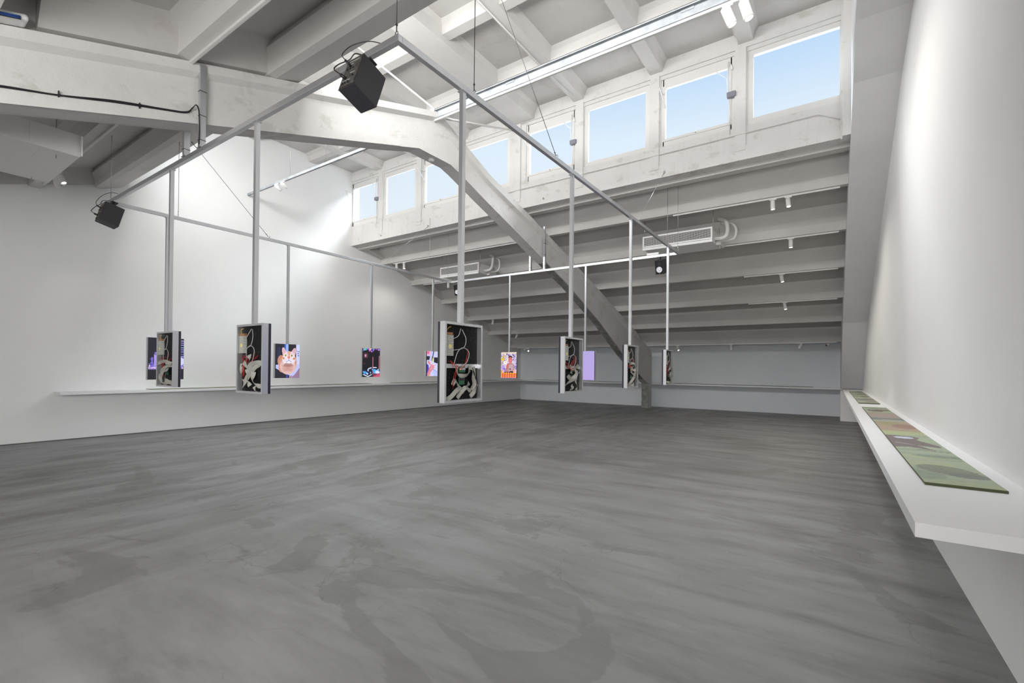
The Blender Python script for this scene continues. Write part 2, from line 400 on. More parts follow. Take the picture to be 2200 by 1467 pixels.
for i, (x0, x1, z0, z1, op) in enumerate(wins):
    t = thing('window_%d' % (i+1), None, 'window', ((x0+x1)/2, YW+0.06, z0), kind='structure')
    where = ['in the far left corner', 'second from the left wall', 'behind the left side of the girder', 'just behind the hanging rod and girder',
             'right of the diagonal girder', 'in the middle right of the row', 'second from the right end', 'largest one at the right end'][i]
    t['label'] = ('openable ' if op else 'fixed ')+'high clerestory window '+where
    cx, cz = (x0+x1)/2, z0
    hx, hz = (x1-x0)/2, z1-z0
    bx = 0.09
    fm = MB()                          # outer frame
    fr0, fr1 = -hx-bx, hx+bx
    if i == 0: fr0 = XL-cx
    zb, zt = 5.86-cz, 7.18-cz
    y0, y1 = -0.035, 0.010
    inn = 0.05 if op else 0.0
    fm.box(fr0, -hx-inn*0.6 if i else -hx, y0, y1, zb, zt); fm.box(hx+inn*0.6, fr1, y0, y1, zb, zt)
    fm.box(-hx-inn, hx+inn, y0, y1, hz+inn*0.6, zt); fm.box(-hx-inn, hx+inn, y0, y1, zb, -inn*0.6)
    fm.obj('window_frame', M['offwhite'], t)
    if op:
        sm_ = MB(); q = 0.028
        a = -hx if i == 0 else -hx-0.045
        sm_.box(a, -hx+0.002, -0.05, 0.009, -0.045, hz+0.045); sm_.box(hx-0.002, hx+0.045, -0.05, 0.009, -0.045, hz+0.045)
        sm_.box(-hx, hx, -0.05, 0.009, hz-0.002, hz+0.045); sm_.box(-hx, hx, -0.05, 0.009, -0.045, 0.002)
        so = sm_.obj('sash', M['offwhite'], t)
        g = MB().tube([(0, -0.065, -0.03), (0, -0.065, -0.005)], 0.014, 8).tube([(0, -0.08, -0.02), (0, -0.045, -0.02)], 0.01, 8)
        g.obj('catch', M['bolt'], so)
        # bent white lever on the left jamb
        lv = MB().tube([(-hx-0.03, -0.05, hz-0.12), (-hx-0.05, -0.30, hz-0.10), (-hx-0.04, -0.31, hz-0.11), (-hx+0.02, -0.10, hz-0.42)], 0.011, 8)
        lv.obj('lever_arm', M['white_metal'], t)
        # actuator with folding arms on the right jamb
        if i in (0, 4, 6):
            ac = MB().tube([(hx+0.0, -0.07, hz+0.10), (hx-0.02, -0.09, hz-0.25), (hx-0.0, -0.10, hz-0.52)], 0.009, 6)
            ac.tube([(hx-0.02, -0.09, hz-0.22), (hx-0.22, -0.04, hz+0.01)], 0.007, 6)
            ac.tube([(hx+0.03, -0.055, hz+0.04), (hx+0.06, -0.055, hz-0.06)], 0.018, 8)
            ao = ac.obj('stay_arm', M['white_metal'], t)
            MB().bevbox(hx-0.02, hx+0.13, -0.14, -0.05, hz-0.58, hz-0.49, 0.008).obj('closer_box', M['greywire'], t)
            MB().tube([(hx+0.02, -0.07, hz-0.6), (hx+0.03, -0.075, -0.25)], 0.0035, 5).obj('pull_cord', M['wire'], t)
    gy = -0.044 if op else -0.03
    p = MB().box(-hx-0.01, hx+0.01, gy, gy+0.005, -0.01, hz+0.01).obj('pane', M['glass'], t)

# ------------------------------------------------------------------ lantern ceiling
m = MB(); m.box(XL, XR, 3.5, 9.42, 7.55, 7.8)
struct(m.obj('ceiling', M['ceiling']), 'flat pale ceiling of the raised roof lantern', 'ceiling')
m = MB()
for x, hw, zb in ((-11.12, 0.12, 7.33), (-9.5, 0.12, 7.33), (-7.85, 0.12, 7.33), (-5.97, 0.26, 7.26), (-4.58, 0.12, 7.33), (-2.89, 0.12, 7.33), (-1.30, 0.12, 7.33)):
    m.prism_y([(x-hw, zb), (x+hw, zb), (x+hw+0.03, 7.47), (x+hw+0.09, 7.56), (x-hw-0.09, 7.56), (x-hw-0.03, 7.47)], 3.7, 9.18)
struct(m.obj('trim_2', M['purlin']), 'row of pale ribs crossing the lantern ceiling toward the windows', 'ceiling ribs')
m = MB()
for y in (7.78, 6.12, 4.45):
    m.prism_x([(y-0.09, 7.35), (y+0.09, 7.35), (y+0.12, 7.49), (y+0.2, 7.56), (y-0.2, 7.56), (y-0.12, 7.49)], XL, XR)
struct(m.obj('trim_3', M['purlin']), 'long cross ribs of the lantern ceiling parallel to the windows', 'ceiling ribs')
m = MB(); m.box(XL, XR, 3.45, 3.62, 5.5, 5.95); m.box(XL, XR, 3.45, 3.62, 7.1, 7.6)
struct(m.obj('wall_lantern_near', M['ledge']), 'near upstand of the roof lantern facing the windows', 'wall')

# ------------------------------------------------------------------ near roof slope (over the viewer)
def ztop(y): return 4.11+0.325*y              # top of the girder on the near slope
deck = [(YF, ztop(YF)+0.34), (3.5, ztop(3.5)+0.34), (3.5, ztop(3.5)+0.55), (YF, ztop(YF)+0.55)]
m = MB(); m.prism_x(deck, XL, XR)
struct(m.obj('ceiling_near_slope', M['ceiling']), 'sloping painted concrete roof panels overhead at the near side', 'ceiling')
def rib(m, y, zb, x0, x1, hb=0.08, ht=0.20, h=0.36, sl=0.325):
    m.prism_x([(y-hb, zb), (y+hb, zb), (y+hb+0.015, zb+0.09), (y+hb+0.04, zb+0.2), (y+ht+0.02, zb+h+sl*ht), (y-ht-0.1, zb+h-sl*ht),
               (y-ht, zb+h*0.75-0.03), (y-hb-0.05, zb+0.2), (y-hb-0.015, zb+0.09)], x0, x1)
for y, x0, x1 in ((2.14, XL, XR), (0.66, XL, XR), (-0.55, XL, XR), (-1.9, XL, XR), (-3.25, XL, XR)):
    m = MB(); rib(m, y, ztop(y), x0, x1)
    n_ = {2.14: 'painted concrete purlin resting on the girder above the hanging post', 0.66: 'painted concrete purlin nearest overhead at the upper left corner'}
    struct(m.obj('roof_purlin', M['purlin']), n_.get(y, 'painted concrete purlin of the near roof slope behind the viewer'), 'purlin')
# edge purlin of the slope, with a wide underside
m = MB()
m.prism_x([(3.02, ztop(3.02)), (3.12, ztop(3.02)-0.0), (3.46, ztop(3.46)), (3.5, ztop(3.5)+0.5), (2.98, ztop(2.98)+0.4), (2.92, ztop(2.92)+0.25), (2.98, ztop(3.0)+0.12)], XL, XR)
struct(m.obj('roof_purlin', M['purlin']), 'wide edge purlin where the near slope meets the raised lantern', 'purlin')
# coved end ribs of the panels beside the girder and walls
m = MB()
for xa, xb in ((XL, XL+0.30), (-6.08, -6.42), (-5.86, -5.52)):
    vs = []
    for y in (1.0 if xb == -5.52 else YF, 3.4):
        z = ztop(y)+(.06 if xa == XL else 0); vs += [(xa, y, z+.0), (xa+(xb-xa)*.25, y, z+.02), (xa+(xb-xa)*.6, y, z+.20), (xb, y, z+.36), (xa, y, z+.36)]
    m.add(vs, [(0, 1, 6, 5), (1, 2, 7, 6), (2, 3, 8, 7), (3, 4, 9, 8), (4, 0, 5, 9), (0, 4, 3, 2, 1), (5, 6, 7, 8, 9)])
m.prism_x([(YF, ztop(YF)), (3.4, ztop(3.4)), (3.4, ztop(3.4)+0.36), (YF, ztop(YF)+0.36)], -6.09, -5.85)
struct(m.obj('trim_4', M['ceiling']), 'end ribs of the roof panels above the girder', 'ceiling ribs')

# ------------------------------------------------------------------ far roof slope
LP = [(9.5, 5.19), (10.43, 4.89), (11.8, 4.41), (13.37, 3.93), (14.92, 3.42), (16.36, 2.93), (18.02, 2.43)]
m = MB()
up = [(y, z+0.36) for y, z in LP]+[(YB_+0.3, 2.43+0.36-0.26)]
up[0] = (9.40, 5.62)
prof = up+[(y, z+0.25) for y, z in reversed(up)]
m.prism_x(prof, XL, XR)
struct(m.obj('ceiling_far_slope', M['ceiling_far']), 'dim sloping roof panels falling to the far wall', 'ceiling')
names = ['shallow rib right under the window ledge', 'second roof rib below the windows carrying the upper light track', 'roof rib passing behind the air conditioners',
         'middle roof rib of the far slope', 'roof rib below the middle of the far slope', 'next to last roof rib of the far slope', 'lowest roof rib along the top of the far wall']
for k, (y, z) in enumerate(LP):
    m = MB()
    if k == 0:
        m.prism_x([(9.42, 5.19), (9.6, 5.19), (9.66, 5.27), (9.7, 5.6), (9.42, 5.6)], XL, XR)
    else:
        hb = 0.07
        m.prism_x([(y-hb, z), (y+hb, z), (y+hb+0.02, z+0.1), (y+0.2, z+0.34), (y+0.2, z+0.42), (y-0.34, z+0.50), (y-0.30, z+0.40), (y-0.18, z+0.27), (y-0.11, z+0.17), (y-hb-0.02, z+0.08)], XL, XR)
    struct(m.obj('roof_purlin', M['purlin']), names[k], 'purlin')
m = MB()
for k in range(len(LP)-1):
    (ya, za), (yb, zb) = LP[k], LP[k+1]
    m.prism_x([(ya, za+0.12), (yb, zb+0.12), (yb, zb+0.45), (ya, za+0.45)], XL, XL+0.16)
struct(m.obj('trim_5', M['purlin']), 'edge ribs of the roof panels against the left wall', 'ceiling ribs')

# ------------------------------------------------------------------ main girder
GX0, GX1 = -6.10, -5.84
bot = [(-5.9, 1.35), (-5.0, 2.0), (0.79, 3.70), (1.76, 4.01), (2.65, 4.29), (5.23, 5.10), (5.65, 5.235), (6.45, 5.245), (6.69, 5.18), (7.46, 4.92), (11.26, 3.71), (13.4, 2.86), (15.22, 1.99), (17.28, 1.13), (17.82, 0.95), (17.82, 0.0), (18.2, 0.0)]
top = [(18.2, 2.2), (16.6, 2.72), (12.81, 3.92), (11.19, 4.37), (9.19, 5.0), (7.6, 5.42), (6.67, 5.78), (6.05, 6.02), (2.65, ztop(2.65)-0.02), (0.79, ztop(0.79)-0.02), (-5.9, ztop(-5.9)-0.02)]
def stepsub(poly, n=1): return poly
m = MB(); m.prism_x(bot+top, GX0, GX1)
# protruding top flange with a chamfer, both slopes
def strip(m, ya, za, yb, zb, x0, x1, h, ch):
    sl = (zb-za)/(yb-ya)
    L = math.hypot(yb-ya, zb-za); nz = (yb-ya)/L; ny = -(zb-za)/L
    def q(t, d): return (ya+(yb-ya)*t+ny*d*-1*-1, za+(zb-za)*t-nz*d)
    for sgn, xe, xi in ((1, x1+0.065, x1-0.01), (-1, x0-0.05, x0+0.01)):
        vs = []
        for t in (0, 1):
            y, z = (ya, za) if t == 0 else (yb, zb)
            vs += [(xi, y, z), (xe, y, z), (xe, y, z-h), (xi+0.0, y, z-h-ch)]
        m.add(vs, [(0, 1, 5, 4), (1, 2, 6, 5), (2, 3, 7, 6), (3, 0, 4, 7), (0, 3, 2, 1), (4, 5, 6, 7)])
strip(m, -5.9, ztop(-5.9)-0.02, 2.65, ztop(2.65)-0.02, GX0, GX1, 0.10, 0.06)
strip(m, 2.65, ztop(2.65)-0.02, 6.05, 6.02, GX0, GX1, 0.10, 0.06)
strip(m, 6.05, 6.02, 6.67, 5.78, GX0, GX1, 0.14, 0.06)
strip(m, 6.67, 5.78, 7.6, 5.42, GX0, GX1, 0.14, 0.06)
strip(m, 7.6, 5.42, 9.19, 5.0, GX0, GX1, 0.14, 0.06)
strip(m, 9.19, 5.0, 12.81, 3.92, GX0, GX1, 0.14, 0.06)
strip(m, 12.81, 3.92, 16.6, 2.72, GX0, GX1, 0.14, 0.06)
# bottom flange of the near slope
for (ya, za), (yb, zb) in (((-5.0, 2.0), (0.79, 3.70)), ((0.79, 3.70), (1.76, 4.01)), ((1.76, 4.01), (2.65, 4.29)), ((2.65, 4.29), (5.23, 5.10))):
    for xa, xb in ((GX1-0.01, GX1+0.018), (GX0-0.018, GX0+0.01)):
        m.prism_x([(ya, za), (yb, zb), (yb, zb+0.14), (ya, za+0.14)], xa, xb)
go = m.obj('roof_girder', M['girder'])
struct(go, 'massive painted concrete girder bending down to a foot at the far wall', 'girder')
m = MB()
m.box(GX0+0.0, GX1+0.002, 17.80, 17.818, 0.0, 0.97)
for (ya, za), (yb, zb) in (((10.0, 4.112), (11.26, 3.71)), ((11.26, 3.71), (13.4, 2.86)), ((13.4, 2.86), (15.22, 1.99)), ((15.22, 1.99), (17.28, 1.13))):
    m.prism_x([(ya, za-0.004), (yb, zb-0.004), (yb, zb+0.002), (ya, za+0.002)], GX0+0.01, GX1-0.03)
c_ = m.obj('bare_concrete_face', M['bare'], go); c_['label'] = 'bare grey chipped concrete on the underside'

# cladded girder against the right wall
CX = 0.22
soff = [(YF, 2.0), (-1, 3.45), (5.9, 5.62), (6.6, 5.80), (7.0, 5.76), (8.0, 5.50), (9.06, 5.05), (12.3, 3.85), (15.0, 2.76), (17.5, 0.965), (17.95, 0.965), (17.95, 0.0), (YB_, 0.0)]
m = MB(); m.prism_x(soff+[(YB_, 2.8), (9.6, 5.72), (9.4, 7.55), (3.6, 7.55), (3.6, 5.3), (YF, 2.5)], CX, XR+0.01)
struct(m.obj('trim_6', M['clad']), 'grey boxed-in girder against the right wall sloping to the floor', 'cladding')
m = MB(); m.box(0.115, CX, YW-0.22, YW, 5.2, 7.56); m.box(0.09, 0.115, YW-0.1, YW, 5.2, 7.35)
struct(m.obj('trim_7', M['ledge']), 'bright narrow pilaster at the right end of the window row', 'pilaster')
# white foot box and ledge strip where the back and right shelves meet
m = MB(); m.box(CX-0.015, XR-0.02, 17.2, 17.96, 0.0, 0.905); 
struct(m.obj('trim_8', M['wall']), 'white boxed column foot under the shelf corner at right', 'cladding')

# ------------------------------------------------------------------ shelf around three walls
ZS, TS = 0.955, 0.052
m = MB()
out = [(XL, 2.45), (XL, YB_), (XR, YB_), (XR, 2.23), (0.25, 2.23), (0.25, 18.35), (XL+0.5, 18.35), (XL+0.5, 2.72), (XL+0.44, 2.72)]
out = [(XL, 2.45), (XL, YB_), (XR, YB_), (XR, 2.23), (0.25, 2.23), (0.25, 18.35), (XL+0.46, 18.35), (XL+0.46, 2.45)]
n_ = len(out)
m.add([(x, y, ZS-TS) for x, y in out]+[(x, y, ZS) for x, y in out],
      [(0, 1, 6, 7), (1, 2, 5, 6), (2, 3, 4, 5), (n_+0, n_+1, n_+6, n_+7), (n_+1, n_+2, n_+5, n_+6), (n_+2, n_+3, n_+4, n_+5)]+[(i, (i+1) % n_, n_+(i+1) % n_, n_+i) for i in range(n_)])
tag(m.obj('wall_shelf', M['shelf']), 'long white shelf board running along the left, far and right walls', 'shelf')

# ------------------------------------------------------------------ little painter for pictures
def lin(c):
    c = np.asarray(c, float); return np.where(c <= 0.04045, c/12.92, ((c+0.055)/1.055)**2.4)
class Canvas:
    def __init__(s, W, H, col): s.W, s.H = W, H; s.a = np.ones((H, W, 3))*np.array(col)/255.; s.X, s.Y = np.meshgrid((np.arange(W)+.5)/W, (np.arange(H)+.5)/H)
    def put(s, mask, col, al=1.0): s.a[mask] = s.a[mask]*(1-al)+np.array(col)/255.*al; return s
    def rect(s, x0, y0, x1, y1, col, al=1.): return s.put((s.X >= x0)&(s.X < x1)&(s.Y >= y0)&(s.Y < y1), col, al)
    def ell(s, cx, cy, rx, ry, col, al=1., rot=0.):
        dx, dy = s.X-cx, (s.Y-cy); c, q = math.cos(rot), math.sin(rot); u = dx*c+dy*q; v = -dx*q+dy*c
        return s.put((u/rx)**2+(v/ry)**2 < 1, col, al)
    def poly(s, pts, col, al=1.):
        ins = np.zeros(s.X.shape, bool); n = len(pts)
        for i in range(n):
            x0, y0 = pts[i]; x1, y1 = pts[(i+1) % n]
            if y0 == y1: continue
            c = ((s.Y > min(y0, y1))&(s.Y <= max(y0, y1)))&(s.X < (s.Y-y0)*(x1-x0)/(y1-y0)+x0); ins ^= c
        return s.put(ins, col, al)
    def line(s, x0, y0, x1, y1, w_, col, al=1.):
        dx, dy = x1-x0, y1-y0; L = dx*dx+dy*dy+1e-9; t = np.clip(((s.X-x0)*dx+(s.Y-y0)*dy)/L, 0, 1)
        return s.put(np.hypot(s.X-x0-t*dx, (s.Y-y0-t*dy)*s.H/s.W) < w_/2, col, al)
    def speckle(s, rng, n, x0, y0, x1, y1, cols, r0, r1, al=1.):
        for _ in range(n): s.ell(rng.uniform(x0, x1), rng.uniform(y0, y1), rng.uniform(r0, r1), rng.uniform(r0, r1)*s.W/s.H, rng.choice(cols), al)
        return s
    def grain(s, seed, amp): s.a = np.clip(s.a+np.random.default_rng(seed).normal(0, amp, s.a.shape[:2])[..., None], 0, 1); return s

def picture_mesh(name, cv, w_, h_, mat, parent, horizontal=False, z=0.0, y=0.0):
    """grid of one quad per picture cell; vertical (x right, z up, seen from -y) or lying flat (x, y)"""
    W, H = cv.W, cv.H
    xs = np.linspace(-w_/2, w_/2, W+1); zs = np.linspace(h_/2, -h_/2, H+1)
    if horizontal: vs = [(x, q, z) for q in zs for x in xs]
    else: vs = [(x, y, q) for q in zs for x in xs]
    fs = []
    for j in range(H):
        for i in range(W):
            a = j*(W+1)+i; fs.append((a, a+W+1, a+W+2, a+1))
    me = D.meshes.new(name); me.from_pydata(vs, [], fs)
    at = me.attributes.new('paint', 'FLOAT_COLOR', 'CORNER')
    c = np.concatenate([lin(cv.a), np.ones((H, W, 1))], -1).reshape(-1, 1, 4).repeat(4, 1).reshape(-1).astype(np.float32)
    at.data.foreach_set('color', c); me.materials.append(mat); me.update()
    o = D.objects.new(name, me); COL.objects.link(o)
    if parent: o.parent = parent
    return o

R_ = random.Random(3)
def pic_cat():
    c = Canvas(72, 96, (28, 28, 42))
    c.rect(0, 0, .33, 1, (24, 26, 44)).rect(.05, .1, .2, .5, (40, 46, 78))
    c.rect(.33, 0, .39, .22, (40, 90, 190)).rect(.40, 0, .51, .3, (150, 180, 250)).rect(.51, 0, .88, .5, (30, 26, 34)).rect(.85, 0, 1, .68, (205, 210, 250))
    c.line(.88, .2, 1, .22, .02, (50, 50, 90)).speckle(R_, 8, .92, .25, 1, .36, [(60, 60, 110)], .01, .02)
    c.poly([(0, .62), (.3, .58), (.86, .58), (1, .6), (1, .7), (.75, .95), (.62, .95), (.45, .88), (0, .72)], (190, 196, 246))
    c.poly([(0, .74), (.45, .9), (.45, 1), (0, 1)], (34, 32, 44)).rect(.43, .88, .5, 1, (60, 80, 180)).poly([(1, .72), (.7, .98), (.7, 1), (1, 1)], (150, 120, 150)).rect(.55, .94, .72, 1, (170, 140, 170))
    c.ell(.22, .5, .15, .17, (204, 138, 112)).ell(.28, .62, .17, .22, (210, 150, 130), 1, .3).ell(.74, .55, .13, .22, (210, 146, 124)).ell(.5, .66, .33, .24, (222, 186, 180))
    for k in range(6): c.ell(.5, .62+k*.035, .27-.012*k, .012, (196, 132, 118), .8)
    c.ell(.5, .62, .2, .06, (160, 112, 110), .6)
    c.poly([(.26, .1), (.34, .11), (.46, .26), (.30, .38), (.25, .22)], (232, 186, 190)).poly([(.74, .12), (.82, .1), (.84, .22), (.78, .38), (.62, .24)], (232, 186, 190))
    c.poly([(.29, .14), (.34, .15), (.42, .25), (.32, .32)], (214, 176, 206), .9).poly([(.75, .15), (.8, .14), (.8, .24), (.75, .32), (.66, .25)], (214, 170, 196), .9)
    c.ell(.54, .38, .26, .17, (234, 208, 210)).ell(.40, .46, .14, .1, (236, 220, 230)).ell(.68, .46, .14, .1, (236, 220, 230))
    c.poly([(.47, .22), (.62, .22), (.57, .36), (.52, .36)], (222, 158, 138), .8)
    c.ell(.32, .42, .04, .03, (190, 110, 60), .8).ell(.76, .43, .05, .03, (196, 112, 56), .8)
    for x in (.40, .66):
        c.ell(x, .335, .062, .046, (250, 244, 238)).ell(x, .335, .047, .037, (208, 200, 130)).ell(x, .335, .02, .026, (90, 90, 60))
    c.poly([(.47, .36), (.60, .36), (.57, .42), (.535, .44), (.50, .42)], (226, 126, 114))
    c.ell(.54, .51, .13, .06, (222, 220, 250)).line(.54, .44, .54, .48, .012, (150, 70, 90)).line(.54, .48, .43, .53, .014, (90, 60, 110)).line(.54, .48, .65, .53, .014, (90, 60, 110))
    c.ell(.54, .53, .07, .035, (244, 240, 252))
    for dx in (0, .02, .04): c.line(.42, .5+dx, .3, .56+dx*1.5, .008, (240, 240, 255)).line(.66, .5+dx, .78, .56+dx*1.5, .008, (240, 240, 255))
    return c.grain(1, .02)
def pic_city():
    c = Canvas(72, 96, (30, 28, 44))
    c.rect(0, .79, 1, 1, (26, 22, 32))
    for k in range(26):
        x = R_.uniform(0, .95); h = R_.uniform(.04, .16); c.rect(x, .72-h, x+R_.uniform(.02, .05), .75, R_.choice([(110, 90, 170), (150, 130, 220), (90, 80, 150), (70, 60, 120)]))
    c.rect(.15, .40, .24, .72, (170, 150, 235)).rect(.17, .34, .22, .42, (120, 110, 190)).rect(.08, .47, .12, .72, (120, 110, 210)).rect(.36, .47, .4, .72, (90, 80, 160)).rect(.30, .5, .33, .72, (120, 100, 170))
    for k in range(11): c.rect(.70, .04+k*.055, 1, .06+k*.055, (120+R_.randint(0, 80), 130+R_.randint(0, 60), 240), .9)
    c.rect(.74, .0, .80, .7, (60, 56, 120), .8); c.rect(.68, .42, 1, .74, (150, 150, 240), .5); c.ell(.9, .56, .12, .1, (210, 210, 255))
    c.speckle(R_, 150, 0, .66, 1, .74, [(230, 200, 240), (160, 150, 255), (250, 190, 170), (120, 110, 210)], .008, .02)
    c.rect(0, .70, .5, .76, (200, 180, 250), .55).speckle(R_, 90, 0, .5, .5, .66, [(150, 130, 240), (90, 80, 170)], .005, .012)
    return c.grain(2, .02)
def pic_street():
    c = Canvas(72, 96, (14, 12, 24))
    c.speckle(R_, 40, 0, 0, 1, .08, [(60, 110, 230), (90, 200, 190), (230, 220, 120), (200, 90, 200), (40, 60, 160)], .03, .07)
    c.speckle(R_, 14, .5, .02, 1, .16, [(200, 110, 190), (60, 60, 170), (230, 140, 200)], .03, .05).ell(.75, .15, .15, .12, (16, 14, 26))
    c.rect(.04, .18, .28, .34, (90, 50, 60)).rect(.1, .22, .2, .3, (200, 120, 150)).rect(.13, .24, .16, .29, (200, 200, 255)).rect(.06, .52, .12, .55, (120, 60, 70))
    for x, y0 in ((.55, .3), (.93, .25)): c.rect(x, y0, x+.045, .92, (170, 90, 100)).rect(x+.015, y0, x+.03, .92, (220, 150, 170))
    c.poly([(.02, .9), (.3, .97), (.52, .9), (.52, .93), (.3, 1), (.02, .93)], (220, 230, 255))
    c.poly([(.3, .7), (.5, .66), (.5, .7), (.3, .74)], (210, 220, 250)).rect(.58, .66, .8, .69, (220, 225, 255))
    c.speckle(R_, 46, .02, .74, 1, .9, [(60, 140, 240), (200, 220, 255), (20, 30, 90), (120, 190, 250), (30, 24, 50)], .02, .07)
    c.ell(.68, .78, .09, .05, (70, 180, 240)).ell(.12, .84, .1, .03, (70, 170, 240)).ell(.85, .84, .12, .05, (230, 225, 255)).poly([(.6, 1), (1, .86), (1, 1)], (210, 90, 120))
    c.poly([(.58, .92), (1, .88), (1, .95), (.6, 1)], (190, 70, 100), .7)
    return c.grain(3, .03)
def pic_hands():
    c = Canvas(72, 96, (206, 208, 244))
    c.rect(0, 0, .28, .16, (240, 180, 210)).ell(.1, .06, .1, .06, (230, 110, 150)).rect(0, .2, .5, .35, (44, 40, 60)).poly([(.32, 0), (.5, 0), (.32, .45), (.16, .45)], (196, 200, 250))
    c.poly([(.5, 0), (.58, 0), (.42, .4), (.36, .4)], (60, 60, 80)).poly([(.44, .28), (.54, .26), (.46, .42), (.38, .42)], (226, 214, 60)).rect(.55, .24, 1, .48, (40, 38, 56))
    c.poly([(.1, .36), (1, .52), (1, .9), (.6, .7), (.1, .5)], (214, 214, 250)).poly([(0, .5), (.14, .56), (.2, .9), (0, 1)], (70, 60, 180))
    c.poly([(.0, .95), (.12, .92), (.34, .66), (.3, .56), (.2, .66)], (214, 130, 140)).poly([(.06, .95), (.2, .78), (.42, .68), (.5, .72), (.3, .86), (.16, 1)], (222, 140, 150))
    c.ell(.42, .62, .17, .09, (232, 150, 164), 1, .3).ell(.18, .46, .12, .05, (220, 130, 130), 1, .6).ell(.56, .58, .06, .04, (236, 166, 180))
    for k in range(4): c.line(.34+k*.06, .57, .42+k*.06, .66, .01, (186, 96, 116))
    c.poly([(.5, .72), (.9, .86), (1, 1), (.6, 1), (.45, .86)], (190, 196, 246)).line(.5, .72, 1, .9, .02, (60, 110, 230)).poly([(.1, .92), (.3, .92), (.2, 1), (.05, 1)], (220, 160, 120)).speckle(R_, 20, .6, .5, 1, .7, [(120, 110, 160)], .005, .012)
    return c.grain(4, .02)
def pic_man():
    c = Canvas(72, 96, (206, 190, 226))
    c.speckle(R_, 160, 0, 0, 1, .7, [(236, 222, 190), (220, 200, 240), (150, 130, 200), (246, 240, 236), (200, 170, 120), (110, 90, 170)], .015, .05)
    c.rect(0, 0, 1, .06, (232, 214, 190), .8)
    for x, y in ((.38, .07), (.8, .13), (.5, .12)): c.ell(x, y, .05, .025, (80, 70, 130)).line(x, y-.05, x, y, .015, (80, 70, 110))
    c.ell(.12, .27, .12, .06, (228, 204, 60)).ell(.14, .2, .05, .08, (200, 176, 80)).ell(.3, .4, .1, .06, (246, 244, 250)).ell(.3, .4, .04, .03, (236, 190, 90))
    c.ell(.15, .6, .12, .1, (180, 150, 230)).ell(.28, .7, .08, .07, (160, 130, 200)).rect(.15, .63, .24, .66, (70, 50, 90)).ell(.92, .55, .06, .04, (150, 130, 230)).rect(.92, .62, .98, .66, (40, 30, 60))
    c.poly([(.3, .8), (.34, .52), (.46, .42), (.72, .42), (.86, .5), (.9, .8)], (176, 138, 146)).poly([(.34, .72), (.4, .45), (.54, .44), (.46, .6), (.38, .72)], (206, 104, 92))
    c.poly([(.52, .46), (.64, .48), (.76, .44), (.8, .6), (.72, .78), (.5, .78)], (196, 162, 168)).rect(.53, .36, .66, .46, (196, 96, 88))
    c.ell(.595, .29, .125, .15, (222, 112, 118)).ell(.6, .2, .13, .07, (58, 34, 40)).ell(.6, .24, .115, .045, (214, 110, 108)).rect(.50, .27, .57, .285, (90, 40, 50)).rect(.63, .27, .70, .285, (90, 40, 50))
    c.ell(.6, .33, .018, .035, (240, 150, 150)).ell(.6, .385, .05, .014, (200, 30, 60)).ell(.585, .41, .06, .02, (240, 160, 160))
    c.ell(.595, .655, .042, .028, (40, 24, 30)).rect(.2, .76, .8, .80, (120, 44, 44)).ell(.68, .76, .12, .035, (64, 34, 40)).ell(.87, .74, .085, .05, (252, 190, 180)).ell(.87, .74, .03, .018, (236, 110, 110))
    c.rect(0, .8, 1, 1, (206, 70, 24))
    for k in range(7): c.rect(.0+k*.148, .80, .105+k*.148, .99, (238, 120, 44)).ell(.052+k*.148, .81, .053, .022, (255, 190, 70)).rect(.02+k*.148, .86, .05+k*.148, .99, (250, 200, 190), .6)
    c.rect(0, .7, .1, .8, (240, 150, 50)).rect(0, .985, 1, 1, (180, 140, 230))
    return c.grain(5, .02)
def pic_lilac():
    c = Canvas(72, 96, (178, 162, 222)); c.a += (c.Y[..., None]-.4)*-.03*np.array([-1, .3, -.3]); c.rect(.0, .0, 1, .01, (196, 178, 240)).rect(.97, 0, 1, 1, (196, 170, 236)); return c.grain(6, .008)

